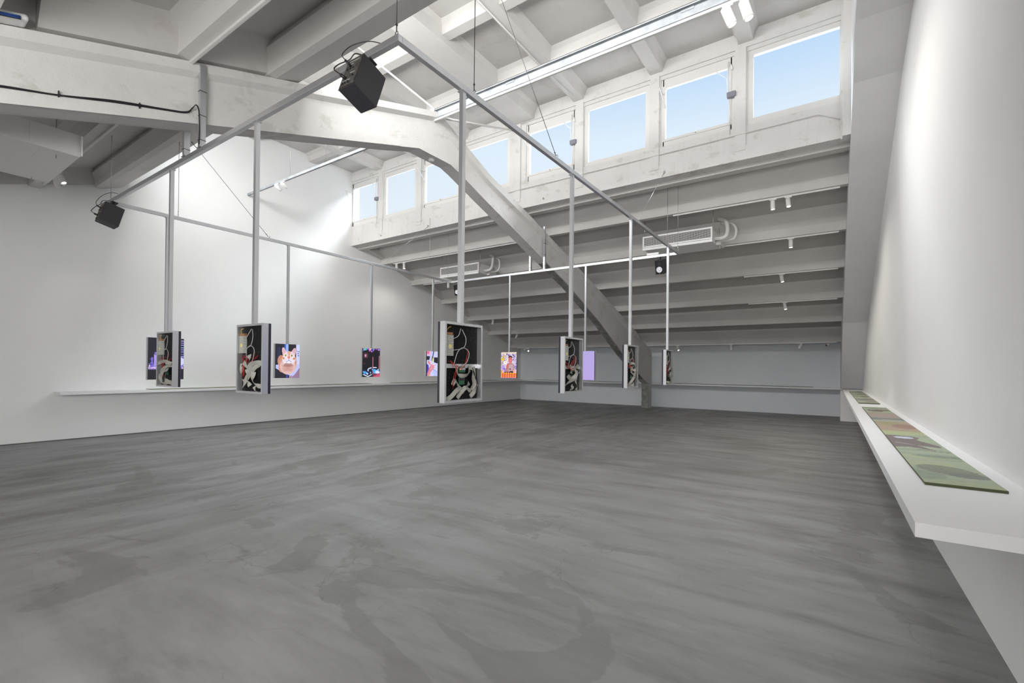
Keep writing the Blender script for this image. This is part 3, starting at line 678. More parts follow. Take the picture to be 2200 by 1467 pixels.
# ------------------------------------------------------------------ LED panels
PW, PH, FD, LD = 0.485, 0.66, 0.055, 0.025
def B(a, b, d=0.03):           # back-view coordinates: a left-right 0..1, b top-bottom 0..1 -> local
    return (-(a-0.5)*0.445, d, (0.5-b)*0.62)
def led_panel(loc, rz, label, pic, variant, back=True):
    t = thing('led_panel', label, 'screen', loc, rz, 'led panels hanging from the square frame')
    fm = MB(); w2, h2 = PW/2, PH/2; b = 0.02
    y0, y1 = -0.005, 0.05
    fm.box(-w2, -w2+b, y0, y1, -h2, h2); fm.box(w2-b, w2, y0, y1, -h2, h2)
    fm.box(-w2+b, w2-b, y0, y1, h2-b, h2); fm.box(-w2+b, w2-b, y0, y1, -h2, -h2+b)
    fm.obj('panel_frame', M['alu'], t)
    led = MB().box(-w2+0.002, w2-0.002, -0.03, -0.0052, -h2+0.002, h2-0.002).obj('led_module', M['blackgloss'], t)
    if pic is not None:
        p = picture_mesh('picture', pic, PW-0.006, PH-0.006, M['led'], led, y=-0.0315)
    MB().box(-w2+b, w2-b, -0.005, 0.004, -h2+b, h2-b).obj('circuit_board', M['board'], t)
    rg = random.Random(variant)
    if not back: return t
    # power supply
    ps = MB().bevbox(*sorted((B(.015, 0)[0], B(.215, 0)[0])), 0.006, 0.040, B(0, .415)[2], B(0, .14)[2], 0.002).obj('power_supply', M['perf'], t)
    tb = MB(); tb.box(*sorted((B(.02, 0)[0], B(.205, 0)[0])), 0.006, 0.034, B(0, .138)[2], B(0, .105)[2]); tb.obj('terminal_block', M['copper'], ps)
    st = MB().cyl((B(.12, 0)[0], 0.0402, B(0, .29)[2]), (B(.12, 0)[0], 0.0412, B(0, .29)[2]), 0.018, 18).obj('warning_sticker', M['label'], ps)
    # cross bar and control boards
    if variant % 3 == 0:
        MB().box(*sorted((B(.0, 0)[0], B(1, 0)[0])), 0.006, 0.016, B(0, .575)[2], B(0, .52)[2]).obj('mounting_bar', M['alu'], t)
    for (a0, a1, b0, b1) in ((.42, .60, .555, .635), (.42, .58, .70, .80)):
        if variant % 3 or True:
            ob = MB().box(*sorted((B(a0, 0)[0], B(a1, 0)[0])), 0.018, 0.022, B(0, b1)[2], B(0, b0)[2]).obj('control_board', M['pcbgreen'], t)
            ch = MB()
            for k in range(4):
                aa = a0+0.02+k*(a1-a0-0.03)/4; ch.box(*sorted((B(aa, 0)[0], B(aa+.03, 0)[0])), 0.022, 0.030, B(0, b0+.045)[2], B(0, b0+.012)[2])
            ch.obj('connector', M['whitecable'] if b0 < .6 else M['blackgloss'], ob)
    MB().box(*sorted((B(.44, 0)[0], B(.455, 0)[0])), 0.022, 0.027, B(0, .60)[2], B(0, .585)[2]).obj('status_light', M['ledamber'] if variant == 0 else M['ledred'], t)
    # ribbon cables
    V = {0: [[(.24, .80, .02), (.30, .74, .03), (.38, .82, .034), (.52, .90, .030), (.58, .88, .028), (.66, .83, .024)],
             [(.06, .99, .028), (.18, .95, .034), (.36, .86, .036), (.52, .875, .03), (.62, .84, .028), (.72, .78, .022)],
             [(.36, .98, .028), (.44, .90, .036), (.58, .84, .036), (.72, .885, .028), (.82, .83, .024), (.90, .66, .022), (.86, .56, .02)],
             [(.70, .56, .028), (.78, .60, .036), (.80, .70, .036), (.86, .80, .03), (.78, .88, .026)],
             [(.74, .97, .026), (.82, .92, .032), (.92, .86, .030), (.98, .80, .022)],
             [(.34, .58, .026), (.36, .66, .034), (.46, .68, .036), (.62, .67, .036), (.72, .60, .026)]],
         1: [[(.10, .60, .026), (.22, .56, .036), (.42, .64, .038), (.55, .58, .034), (.86, .56, .03), (.98, .60, .02)],
             [(.10, .97, .028), (.24, .90, .038), (.45, .76, .042), (.70, .64, .04), (.90, .60, .03)],
             [(.12, .58, .026), (.10, .72, .034), (.18, .84, .034), (.30, .86, .028)],
             [(.62, .70, .03), (.60, .82, .036), (.72, .90, .034), (.95, .92, .024)],
             [(.40, .44, .026), (.46, .50, .036), (.40, .60, .034), (.50, .68, .028)],
             [(.34, .66, .03), (.40, .74, .036), (.36, .84, .032), (.46, .92, .028)],
             [(.66, .92, .028), (.72, .96, .034), (.70, .99, .026)]],
         2: [[(.02, .58, .04), (.20, .56, .044), (.50, .54, .042), (.86, .58, .032), (.96, .48, .022)],
             [(.10, .80, .030), (.30, .72, .040), (.62, .64, .042), (.90, .62, .030)],
             [(.18, .96, .026), (.14, .84, .034), (.40, .74, .038), (.66, .70, .036)],
             [(.60, .66, .034), (.56, .78, .040), (.52, .90, .036), (.90, .95, .026)],
             [(.20, .92, .030), (.40, .97, .036), (.70, .94, .034), (.96, .97, .024)]],
         3: [[(.04, .92, .026), (.20, .84, .036), (.55, .76, .040), (.72, .66, .034), (.62, .58, .026)],
             [(.22, .70, .030), (.34, .76, .040), (.60, .72, .038), (.82, .62, .030)],
             [(.70, .70, .030), (.66, .80, .036), (.76, .90, .036), (.74, .99, .026)],
             [(.36, .99, .026), (.46, .94, .034), (.52, .88, .026)],
             [(.30, .52, .030), (.42, .56, .038), (.40, .66, .034)],
             [(.74, .50, .030), (.86, .56, .036), (.90, .66, .026)]],
         4: [[(.30, .44, .030), (.60, .42, .040), (.92, .48, .030)], [(.40, .52, .03), (.66, .60, .040), (.90, .58, .03), (.70, .74, .034)],
             [(.06, .98, .028), (.40, .88, .040), (.80, .72, .036), (.96, .66, .028)], [(.2, .99, .028), (.6, .96, .036), (.85, .86, .028)], [(.46, .62, .03), (.60, .70, .038), (.95, .64, .026)]],
         5: [[(.60, .46, .030), (.76, .60, .040), (.66, .74, .036), (.90, .88, .028)], [(.10, .94, .028), (.5, .96, .036), (.96, .99, .026)],
             [(.5, .56, .03), (.7, .52, .038), (.94, .56, .028)], [(.64, .66, .032), (.84, .72, .038), (.94, .84, .028)]]}[variant]
    for pts in V:
        c_ = catmull([B(*p) for p in pts], 6); n = len(c_)
        wv = []
        for i in range(n):
            tg = (c_[min(i+1, n-1)]-c_[max(i-1, 0)]).normalized(); q = tg.cross(Vector((0, 1, 0)))
            wv.append(q+Vector((0, .75*math.sin(i/n*6.5+variant*1.3), 0)))
        MB().ribbon(c_, wv, 0.042 if variant else 0.036).obj('ribbon_cable', M['ribbon'], t)
    # red power wires
    for k in range(7 if variant else 4):
        a0, b0 = rg.uniform(.05, .22), rg.uniform(.43, .5)
        if k % 2 or variant in (3, 4): pts = [(a0, b0, .02), (rg.uniform(.2, .4), rg.uniform(.46, .58), .034), (rg.uniform(.35, .6), rg.uniform(.4, .6), .03), (rg.uniform(.55, .85), rg.uniform(.28, .55), .014)]
        else: pts = [(a0, b0, .02), (a0+.12, b0+.1, .034), (a0+rg.uniform(.02, .15), b0+.25, .032), (a0+rg.uniform(0, .1), rg.uniform(.75, .86), .016)]
        MB().tube(catmull([B(*p) for p in pts], 6), 0.0022, 5).obj('red_wire', M['red'], t)
    # white and yellow supply leads
    for pts in ([(.24, .19, .02), (.36, .14, .034), (.46, .04, .02)], [(.50, .05, .02), (.58, .18, .034), (.50, .30, .036), (.24, .34, .022)], [(.26, .55, .022), (.34, .36, .036), (.50, .30, .038), (.66, .36, .038), (.62, .48, .036), (.50, .56, .024)]):
        MB().tube(catmull([B(*p) for p in pts], 8), 0.0032, 6).obj('white_cable', M['whitecable'], t)
    MB().tube(catmull([B(.05, .11, .02), B(.08, .05, .034), B(.16, .03, .03)], 6), 0.003, 6).obj('yellow_wire', M['yellow'], t)
    return t

# ------------------------------------------------------------------ hanging square frame
XA, XB_, YA, YB2, ZF = -2.604, -8.762, 2.302, 9.770, 3.896
BH, BW, RW = 0.052, 0.042, 0.04
rig = thing('hanging_frame', 'large square aluminium frame of box beams hanging in mid air on rods', 'frame', ((XA+XB_)/2, (YA+YB2)/2, ZF))
def rp(o):
    o.parent = rig; o.location = (-(XA+XB_)/2, -(YA+YB2)/2, -ZF); return o
h = BW/2
rp(MB().bevbox(XB_-h, XA+h, YA-h, YA+h, ZF-BH, ZF, 0.002).obj('beam', M['alu']))
rp(MB().bevbox(XB_-h, XA+h, YB2-h, YB2+h, ZF-BH, ZF, 0.002).obj('beam', M['alu']))
rp(MB().bevbox(XA-h, XA+h, YA+h, YB2-h, ZF-BH, ZF, 0.002).obj('beam', M['alu']))
rp(MB().bevbox(XB_-h, XB_+h, YA+h, YB2-h, ZF-BH, ZF, 0.002).obj('beam', M['alu']))
r = RW/2
PZ = {'R': 1.541, 'N': 1.563, 'L': 1.59, 'F': 1.57}
scr = []
for y in (3.02, 5.045, 7.05, 9.05): scr.append(('R', XA, y))
for x in (-6.56, -4.575): scr.append(('N', x, YA))
for y in (3.025, 5.035, 7.035, 9.045): scr.append(('L', XB_, y))
for x in (-6.775, -4.665): scr.append(('F', x, YB2))
for k, x, y in scr:
    o = MB().box(x-r, x+r, y-r, y+r, PZ[k]+PH/2, ZF-BH); o.bevbox(x-r-0.012, x+r+0.012, y-r-0.012, y+r+0.012, ZF-BH-0.008, ZF-BH, 0.001)
    rp(o.obj('drop_rod', M['alu']))
# posts that clamp the frame to the girder
for x, y, zt in ((-5.77, YA, 4.82), (-6.17, YA, 4.80), (-5.77, YB2, 4.93), (-6.17, YB2, 4.72)):
    o = MB().box(x-.022, x+.022, y-.03, y+.03, ZF, zt); o.bevbox(x-.05, x+.05, y-.035, y+.035, ZF, ZF+.006, .001)
    po = rp(o.obj('clamp_post', M['alu']))
    for z in (ZF+.08, ZF+.35, ZF+.62):
        if z < zt-.05: q = MB().box(x-.025, x+.025, y-.033, y+.033, z, z+.006).obj('cable_tie', M['cable_black']); q.parent = po
rp(MB().bevbox(-3.25, -3.0, YB2-.03, YB2+.02, ZF+.001, ZF+.05, .004).obj('power_adapter', M['white_metal']))

labels = {
 'R': ['led panel seen from behind, nearest and largest, with pierced power supply and silver cross bar', 'led panel seen from behind with a white cable loop over red wires',
       'led panel seen from behind in front of the girder foot', 'narrowest led panel seen from behind at the far right rod'],
 'N': ['led panel seen from behind covering the city picture at left', 'led panel seen from behind with crossed ribbon cables left of the cat picture'],
 'L': ['led screen showing a city skyline at night, half hidden at far left', 'led screen showing an orange cat with upright ears', 'led screen showing a dark street with coloured lights', 'led screen showing clasped hands and arms, partly hidden'],
 'F': ['led screen showing a man in a brown wrap above orange candles', 'led screen glowing plain lilac']}
cnt = {'R': 0, 'N': 0, 'L': 0, 'F': 0}
pics = {('L', 0): pic_city, ('L', 1): pic_cat, ('L', 2): pic_street, ('L', 3): pic_hands, ('F', 0): pic_man, ('F', 1): pic_lilac}
varn = {('R', 0): 0, ('R', 1): 3, ('R', 2): 4, ('R', 3): 5, ('N', 0): 2, ('N', 1): 1}
glow = Canvas(12, 16, (120, 110, 200))
for k, x, y in scr:
    i = cnt[k]; cnt[k] += 1
    rz = {'R': -math.pi/2, 'N': math.pi, 'L': math.pi/2, 'F': 0}[k]
    pf = pics.get((k, i))
    led_panel((x, y, PZ[k]), rz, labels[k][i], pf() if pf else glow, varn.get((k, i), 0), back=(k in 'RN'))

# ------------------------------------------------------------------ loudspeakers
def speaker(loc, ax, label, near):
    """ax = (x axis, front axis, up axis) of the cabinet; loc = its middle"""
    X, Yv, Z = [Vector(a).normalized() for a in ax]
    Z = (Z-Yv*Z.dot(Yv)).normalized(); X = Yv.cross(Z)
    t = D.objects.new('loudspeaker', None); COL.objects.link(t)
    mt = Matrix((X, Yv, Z)).transposed().to_4x4(); mt.translation = loc; t.matrix_world = mt
    tag(t, label, 'loudspeaker', 'black loudspeakers at the frame corners')
    w2, d2, h2 = .085, .111, .1425
    cab = MB().bevbox(-w2, w2, -d2, d2, -h2, h2, .004)
    cab.obj('cabinet', M['black'], t)
    fb = MB().bevbox(-w2+.003, w2-.003, d2, d2+.004, -h2+.003, h2-.003, .002); fb.obj('baffle', M['blackgloss'], t)
    wf = MB(); seg = 28
    prof = [(0, .012), (.014, .010), (.018, .004), (.046, .010), (.052, .013), (.058, .012), (.060, .006)]
    vs = []; fs = []
    for rr, dd in prof:
        for s_ in range(seg): a = 2*math.pi*s_/seg; vs.append((rr*math.cos(a), d2+dd, -.048+rr*math.sin(a)))
    for p in range(len(prof)-1):
        for s_ in range(seg): l = (s_+1) % seg; fs.append((p*seg+s_, p*seg+l, p*seg+seg+l, p*seg+seg+s_))
    wf.add(vs, fs, True); wf.obj('woofer_cone', M['cone'], t)
    MB().cyl((0, d2+.003, .065), (0, d2+.010, .065), .036, 24).cyl((0, d2+.01, .065), (0, d2+.014, .065), .014, 16).obj('tweeter', M['black'], t)
    MB().add([(-.008, d2+.0045, -.131), (.008, d2+.0045, -.131), (0, d2+.0045, -.119)], [(0, 1, 2)]).obj('badge', M['cone'], t)
    bp = MB().bevbox(-w2+.008, w2-.008, -d2-.004, -d2, -h2+.01, h2-.012, .002).obj('rear_panel', M['greywire'], t)
    bp.data.materials[0] = M['rear']
    det = MB()
    for z, a0, a1 in ((.10, -.05, .06), (.075, -.06, .0), (-.02, .0, .05), (-.085, -.06, .02)): det.box(a0, a1, -d2-.0052, -d2-.004, z, z+.006)
    det.obj('printed_marks', M['whitecable'], bp)
    kn = MB()
    for x, z in ((-.045, .03), (-.015, .03), (.015, .03), (.04, -.05), (-.045, -.105), (-.02, -.105), (.01, -.105)): kn.cyl((x, -d2-.004, z), (x, -d2-.014, z), .007, 12)
    kn.obj('knob', M['blackgloss'], bp)
    hol = MB()
    for z in (.0, -.045): hol.cyl((w2, .01, z), (w2+.001, .01, z), .006, 12)
    hol.obj('screw_hole', M['dark'], t)
    # swivel bracket up to the beam
    br = MB().bevbox(-.05, .05, -.05, .03, h2+.002, h2+.012, .003).cyl((0, -.01, h2+.01), (0, -.01, h2+.05), .014, 14)
    br.bevbox(-.055, .055, -.04, .03, h2+.05, h2+.062, .003)
    bo = br.obj('bracket', M['black'], t)
    bl = MB()
    for x in (-.04, .04): bl.cyl((x, -.03, h2+.012), (x, -.03, h2+.016), .007, 8)
    bl.obj('bolt', M['bolt'], bo)
    if near:
        cb = MB().cyl((-.02, -d2-.003, .055), (-.04, -d2-.05, .075), .009, 10).tube(catmull([(-.04, -d2-.05, .075), (-.085, -d2-.06, .14), (-.06, -.14, .25), (.05, -.09, .30), (.15, -.033, .293)], 8), .0035, 6)
        cb.obj('signal_cable', M['cable_black'], t)
        cb = MB().cyl((-.03, -d2-.003, -.06), (-.05, -d2-.04, -.05), .012, 10).tube(catmull([(-.05, -d2-.04, -.05), (-.10, -d2-.07, -.01), (-.10, -d2-.05, .06), (-.04, -d2-.02, .11), (.0, -d2-.01, .165), (.05, -.03, .19)], 8), .0045, 6)
        cb.obj('power_cable', M['cable_black'], t)
    else:
        MB().tube(catmull([(.04, -d2-.01, 0), (.05, -d2-.05, .08), (.03, -.08, .19)], 8), .0045, 6).obj('power_cable', M['cable_black'], t)
    return t
M['rear'] = plaster('speaker_rear_metal', (0.03, 0.028, 0.028), (0.12, 0.11, 0.10), 28, 0.0, rough=0.45)
speaker((-2.915, 2.235, 3.615), ((1, 0, 0), (-0.05, 0.943, -0.329), (-0.03, 0.328, 0.944)), 'black loudspeaker tilted down below the near corner of the frame, seen from behind', True)
speaker((-8.50, 2.235, 3.615), ((1, 0, 0), (-0.02, 0.963, -0.268), (-0.07, 0.266, 0.961)), 'black loudspeaker below the left corner of the frame against the white wall', True)
speaker((-2.93, 9.68, 3.62), ((-1, 0, 0), (-0.03, -0.955, -0.295), (0, -0.295, 0.955)), 'black loudspeaker with white cone facing the viewer at the far right corner', False)
speaker((-8.42, 9.68, 3.62), ((-1, 0, 0), (0.22, -0.93, -0.295), (0.05, -0.295, 0.955)), 'black loudspeaker with white cone behind the nearest rod, far left corner', False)

# ------------------------------------------------------------------ suspension wires
def wire(a, b, label, mt='wire'):
    a, b = Vector(a), Vector(b)              # a = foot on the frame, b = top
    t = thing('suspension_wire', label, 'wire', a, 0, 'steel wires holding the frame'); b = b-a; u = b.normalized()
    L = b.length
    w_ = MB().tube([u*0.10, b-u*0.02], 0.0036, 6); w_.obj('wire', M[mt], t)
    hk = MB()
    ring = [Vector((0.014*math.cos(q), 0, 0.022+0.014*math.sin(q))) for q in [2*math.pi*k/12 for k in range(12)]]
    hk.tube(ring, .0028, 6, True); hk.tube([(0, 0, 0), (0, 0, .010)], .004, 6)
    hk.tube([u*.034, u*.10], .0045, 6); hk.box(u.x*.085-.006, u.x*.085+.006, u.y*.085-.006, u.y*.085+.006, u.z*.085-.006, u.z*.085+.006)
    hk.obj('eye_bolt', M[mt], t)
    tb = MB().tube([b-u*min(.22, L*.3), b-u*.03], .005, 6); tb.tube([b-u*.03, b], .0075, 6); tb.obj('turnbuckle', M[mt], t)
    return t
wire((-2.62, 2.30, ZF), (-2.62, 2.30, 5.19), 'thin vertical wire rising from the near corner of the frame', 'wire_dark')
wire((-2.604, 3.17, ZF), (-2.604, 3.17, 5.14), 'thin vertical wire just right of the nearest hanging rod', 'wire_dark')
wire((-8.72, 2.30, ZF), (-8.72, 2.30, 4.84), 'thin vertical wire above the left loudspeaker')
wire((-8.762, 3.17, ZF), (-8.762, 3.17, 5.13), 'short vertical wire above the left beam near the posts')
wire((-8.762, 8.90, ZF), (-8.762, 8.90, 5.42), 'vertical wire ending beside the girder over the hands screen')
wire((-8.762, 9.62, ZF), (-8.762, 9.62, 5.19), 'vertical wire at the far left corner of the frame')
wire((-2.83, 9.77, ZF), (-2.83, 9.77, 5.30), 'left one of the two vertical wires at the far right corner')
wire((-2.60, 9.70, ZF), (-2.60, 9.70, 5.26), 'right one of the two vertical wires at the far right corner')
wire((-8.762, 7.30, ZF), (-9.10, 9.16, 5.32), 'slanting brace wire from the left beam up to the window ledge')
wire((-2.604, 7.36, ZF), (-2.73, 9.16, 5.33), 'slanting bright brace wire from the right beam to the window ledge')
wire((-2.604, 4.66, ZF), (-4.166, 5.456, 7.33), 'long dark slanting wire crossing in front of the steel channel', 'wire_dark')
wire((-8.762, 4.66, ZF), (-8.762, 3.33, 5.20), 'slanting brace wire left of the second hanging rod', 'wire_dark')

# ------------------------------------------------------------------ cables on girder and post
t = thing('cable_run', 'bundle of black cables tied along the girder and down the post', 'cable', (-5.82, 0.79, 3.83))
base = Vector((-5.82, 0.79, 3.83))
for k in range(3):
    o = 0.007*k
    pts = [(-5.812, -1.0, 3.22+o), (-5.812, 0.3, 3.68+o), (-5.812, 0.79, 3.83+o), (-5.812, 1.16, 3.935+o*.6), (-5.812, 1.55, 4.06+o*1.4), (-5.812, 1.96, 4.175+o), (-5.808, 2.16, 4.235+o), (-5.79, 2.215, 4.30+o), (-5.76+o, 2.235, 4.34), (-5.74+o, 2.255, 4.28), (-5.736+o, 2.262, 4.1), (-5.742+o, 2.262, ZF+.02)]
    MB().tube([p-base for p in catmull(pts, 8)], .004, 6).obj('cable', M['cable_black'], t)
for y, z in ((1.15, 3.94), (1.75, 4.115)): MB().box(.0-.004, .018, y-.79-.004, y-.79+.004, z-3.83-.02, z-3.83+.035).obj('cable_clip', M['cable_black'], t)

t = thing('cable_tray', 'white tray with blue cables on top of the girder, upper left corner', 'cable tray', (-5.62, 0.93, 4.40))
t.rotation_euler = (math.atan(0.325), 0, 0)
MB().bevbox(-.18, .0, -1.1, .0, .0, .05, .02).obj('tray', M['white_metal'], t)
for k in range(6):
    MB().tube(catmull([(.006+.003*k, -1.1, .002+.006*(k % 3)), (.006+.002*k, -.6, -.004+.012*(k % 2)), (.006+.002*k, -.06, -.006+.004*k)], 6), .0045, 6).obj('blue_cable', M['bluecable'] if k % 3 else M['cable_black'], t)

# ------------------------------------------------------------------ steel channel, tracks and spotlights
ZC = 5.845
t = thing('steel_channel', 'galvanised steel channel carrying spotlights, running from the girder knee to upper right', 'channel', (-3.0, 6.03, ZC))
cm = MB(); x0, x1 = -2.86, 3.7
cm.box(x0, x1, -.002, .003, .04, .20); cm.box(x0, x1, -.05, .003, .195, .20); cm.box(x0, x1, -.055, .003, .035, .042); cm.box(x0, x1, -.056, -.052, .035, .055); cm.box(x0, x1, -.05, -.046, .18, .20)
cm.obj('rail', M['galv'], t)
MB().bevbox(x0, x1, -.04, -.006, .0, .034, .002).obj('light_track', M['white_metal'], t)
jn = MB()
for x in (-1.62, -.95, -.55, 1.35): jn.box(x, x+.006, -.004, -.001, .05, .19)
for x in (-1.3, 1.4): jn.box(x, x+.16, -.01, -.003, .15, .20)
jn.obj('joint_plate', M['galv'], t)
MB().box(-2.88, -2.86, -.07, .03, .02, .22).box(-2.86, -2.80, -.07, -.062, .06, .2).obj('end_bracket', M['grey_paint'], t)
t = thing('steel_channel', 'light track channel hung beyond the girder toward the left wall', 'channel', (-9.2, 6.03, ZC))
cm = MB(); cm.box(-3.18, 3.05, -.03, .012, .0, .055); cm.obj('rail', M['galv'], t)
for x in (-1.25, .14): MB().tube([(x, -.01, .05), (x, -.01, 1.49)], .003, 6).obj('hanger_wire', M['wire'], t)

def track(xa, xb, y, z, label, mat='white_metal', hgt=.03, wd=.032):
    o = MB().bevbox(xa, xb, -wd/2, wd/2, 0, hgt, .002).box(xa+.01, xb-.01, -.006, .006, -.0008, 0).obj('light_track', M[mat], loc=(0, y, z-hgt))
    return tag(o, label, 'light track')
track(-12.0, -2.2, 2.19, ztop(2.14)+0.0, 'thin light track under the purlin above the hanging post', 'grey_paint')
track(-2.9, .1, 10.43, 4.89, 'light track under the roof rib at upper right of the far slope')
track(-11.9, -6.3, 10.43, 4.89, 'light track under the roof rib left of the girder')
track(-11.9, .1, 11.8, 4.41, 'light track under the roof rib behind the air conditioners')
track(-1.9, .1, 13.37, 3.93, 'light track on the middle roof rib at right')
track(-2.0, .1, 14.92, 3.42, 'light track on the lower roof rib at right')
track(-12.0, .1, 17.98, 2.43, 'lowest light track along the top of the far wall')

def spot(loc, aim, label, on=True, power=0, r=.041, L=.17, blend=.7, angle=50):
    """loc = underside of its track"""
    t = thing('spotlight', label, 'spotlight', loc, 0, 'white track spotlights')
    MB().bevbox(-.06, .06, -.015, .015, -.02, 0, .003).cyl((0, 0, -.02), (0, 0, -.055), .009, 10).obj('track_adapter', M['white_metal'], t)
    d = (Vector(aim)-Vector(loc)).normalized()
    piv = Vector((0, 0, -.07)); a = piv-d*L*.35; b = piv+d*L*.65
    if a.z > -.03: sh = Vector((0, 0, -.03-a.z)); a += sh; b += sh
    hs = MB().tube([a, a+d*.004, b-d*.012, b], [r*.9, r, r, r*.97], 24); hs.obj('housing', M['white_metal'], t)
    MB().tube([b+d*.0005, b+d*.0015], r*.8, 24).obj('lens', M['lens_on'] if on else M['lens_off'], t)
    if power:
        l = D.lights.new('spot_lamp', 'SPOT'); l.energy = power; l.spot_size = math.radians(angle); l.spot_blend = blend; l.shadow_soft_size = .06; l.color = (1, .93, .84)
        o = D.objects.new('spot_lamp', l); COL.objects.link(o); o.parent = t; o.location = b+d*.02; o.rotation_euler = d.to_track_quat('-Z', 'Y').to_euler()
    return t
spot((-1.05, 6.007, ZC), (-0.45, 6.35, 4.2), 'larger white spotlight on the steel channel, left one of the lit pair', True, 55, r=.055, L=.22, angle=120)
spot((-0.86, 6.007, ZC), (-0.40, 6.1, 4.2), 'larger white spotlight on the steel channel, right one of the lit pair', True, 55, r=.055, L=.22, angle=120)
spot((-10.97, 6.007, ZC), (-11.6, 8.9, 4.5), 'lit white spotlight hung before the left wall, left one of the pair', True, 40, angle=75)
spot((-10.72, 6.007, ZC), (-11.3, 8.7, 5.0), 'lit white spotlight hung before the left wall, right one of the pair', True, 40, angle=75)
zt_ = ztop(2.14)-.03
spot((-11.15, 2.19, zt_), (-11.9, 2.7, 3.0), 'white spotlight at the far left, first of three below the duct', True, 12, L=.19)
spot((-11.02, 2.19, zt_), (-10.9, 2.9, 3.0), 'white spotlight at the far left, middle of three below the duct', False, L=.19)
spot((-10.88, 2.19, zt_), (-10.3, 2.7, 3.3), 'white spotlight at the far left, last of three below the duct', True, 0, L=.19)
spot((-0.98, 10.43, 4.86), (-0.9, 10.5, 2), 'lit spotlight on the upper track of the far slope, left one of two', True, 60, angle=140)
spot((-0.72, 10.43, 4.86), (-0.55, 10.2, 3.2), 'lit spotlight on the upper track of the far slope, right one of two', True, 60, angle=140)
spot((-11.75, 10.43, 4.86), (-11.75, 10.5, 2), 'small spotlight by the left wall above the left beam, left one', False)
spot((-11.40, 10.43, 4.86), (-11.4, 10.5, 2), 'small lit spotlight by the left wall above the left beam, right one', True, 40, angle=150)
spot((-0.76, 11.8, 4.38), (-0.74, 11.82, 2), 'single lit spotlight on the second track at right', True, 60, angle=140)
spot((-10.73, 11.8, 4.38), (-10.73, 11.85, 2), 'white spotlight below the left air conditioner', False)
spot((-1.05, 13.37, 3.90), (-0.9, 13.3, 3.0), 'single lit spotlight on the middle roof rib', True, 45, angle=140)
spot((-1.09, 14.92, 3.39), (-0.95, 14.8, 2.6), 'single lit spotlight on the lower roof rib', True, 45, angle=140)
spot((-11.17, 14.92, 3.42), (-11.35, 14.85, 2.0), 'white spotlight on a roof rib right of the nearest panel', False)
spot((-10.98, 16.36, 2.93), (-11.5, 16.2, 2.0), 'tilted white spotlight left of the man picture rod', False)
spot((-11.45, 17.98, 2.40), (-11.2, 17.75, 2.2), 'lit spotlight beside the dark camera at the far left corner', True, 10, angle=110)
spot((-7.04, 17.98, 2.40), (-7.35, 18.0, 2.0), 'tilted spotlight behind the girder on the far wall', False)
spot((-4.80, 17.98, 2.40), (-4.66, 17.9, 2.1), 'lit spotlight on the lowest track right of the girder foot', True, 10, angle=110)
spot((-2.95, 17.98, 2.40), (-2.95, 18.02, 1.6), 'white spotlight in the middle of the lowest track', False)
spot((-0.86, 17.98, 2.40), (-1.05, 17.95, 2.1), 'white spotlight at the right end of the lowest track', False)

def cam_dome(loc, label):
    t = thing('security_camera', label, 'camera', loc)
    MB().cyl((0, 0, 0), (0, 0, -.03), .03, 16).cyl((0, 0, -.03), (-.02, -.05, -.07), .014, 10).obj('mount', M['white_metal'], t)
    MB().cyl((.03, .03, -.06), (-.06, -.08, -.10), .033, 18).obj('housing', M['white_metal'], t)
    MB().cyl((-.06, -.08, -.10), (-.063, -.084, -.1015), .028, 18).obj('lens', M['blackgloss'], t)
cam_dome((-0.10, 17.9, 2.42), 'small white camera with dark lens at the right end of the far wall')
cam_dome((-11.55, 17.9, 2.42), 'small camera with dark lens beside the lit spotlight at the far left corner')

t = thing('smoke_detector', 'round white smoke detector under the bend of the girder', 'detector', (-5.97, 6.08, 5.24))
MB().cyl((0, 0, 0), (0, 0, -.02), .055, 24).obj('base', M['white_metal'], t)
MB().tube([(0, 0, -.02), (0, 0, -.035), (0, 0, -.045)], [.05, .045, .03], 24).obj('sensor', M['white_metal'], t)

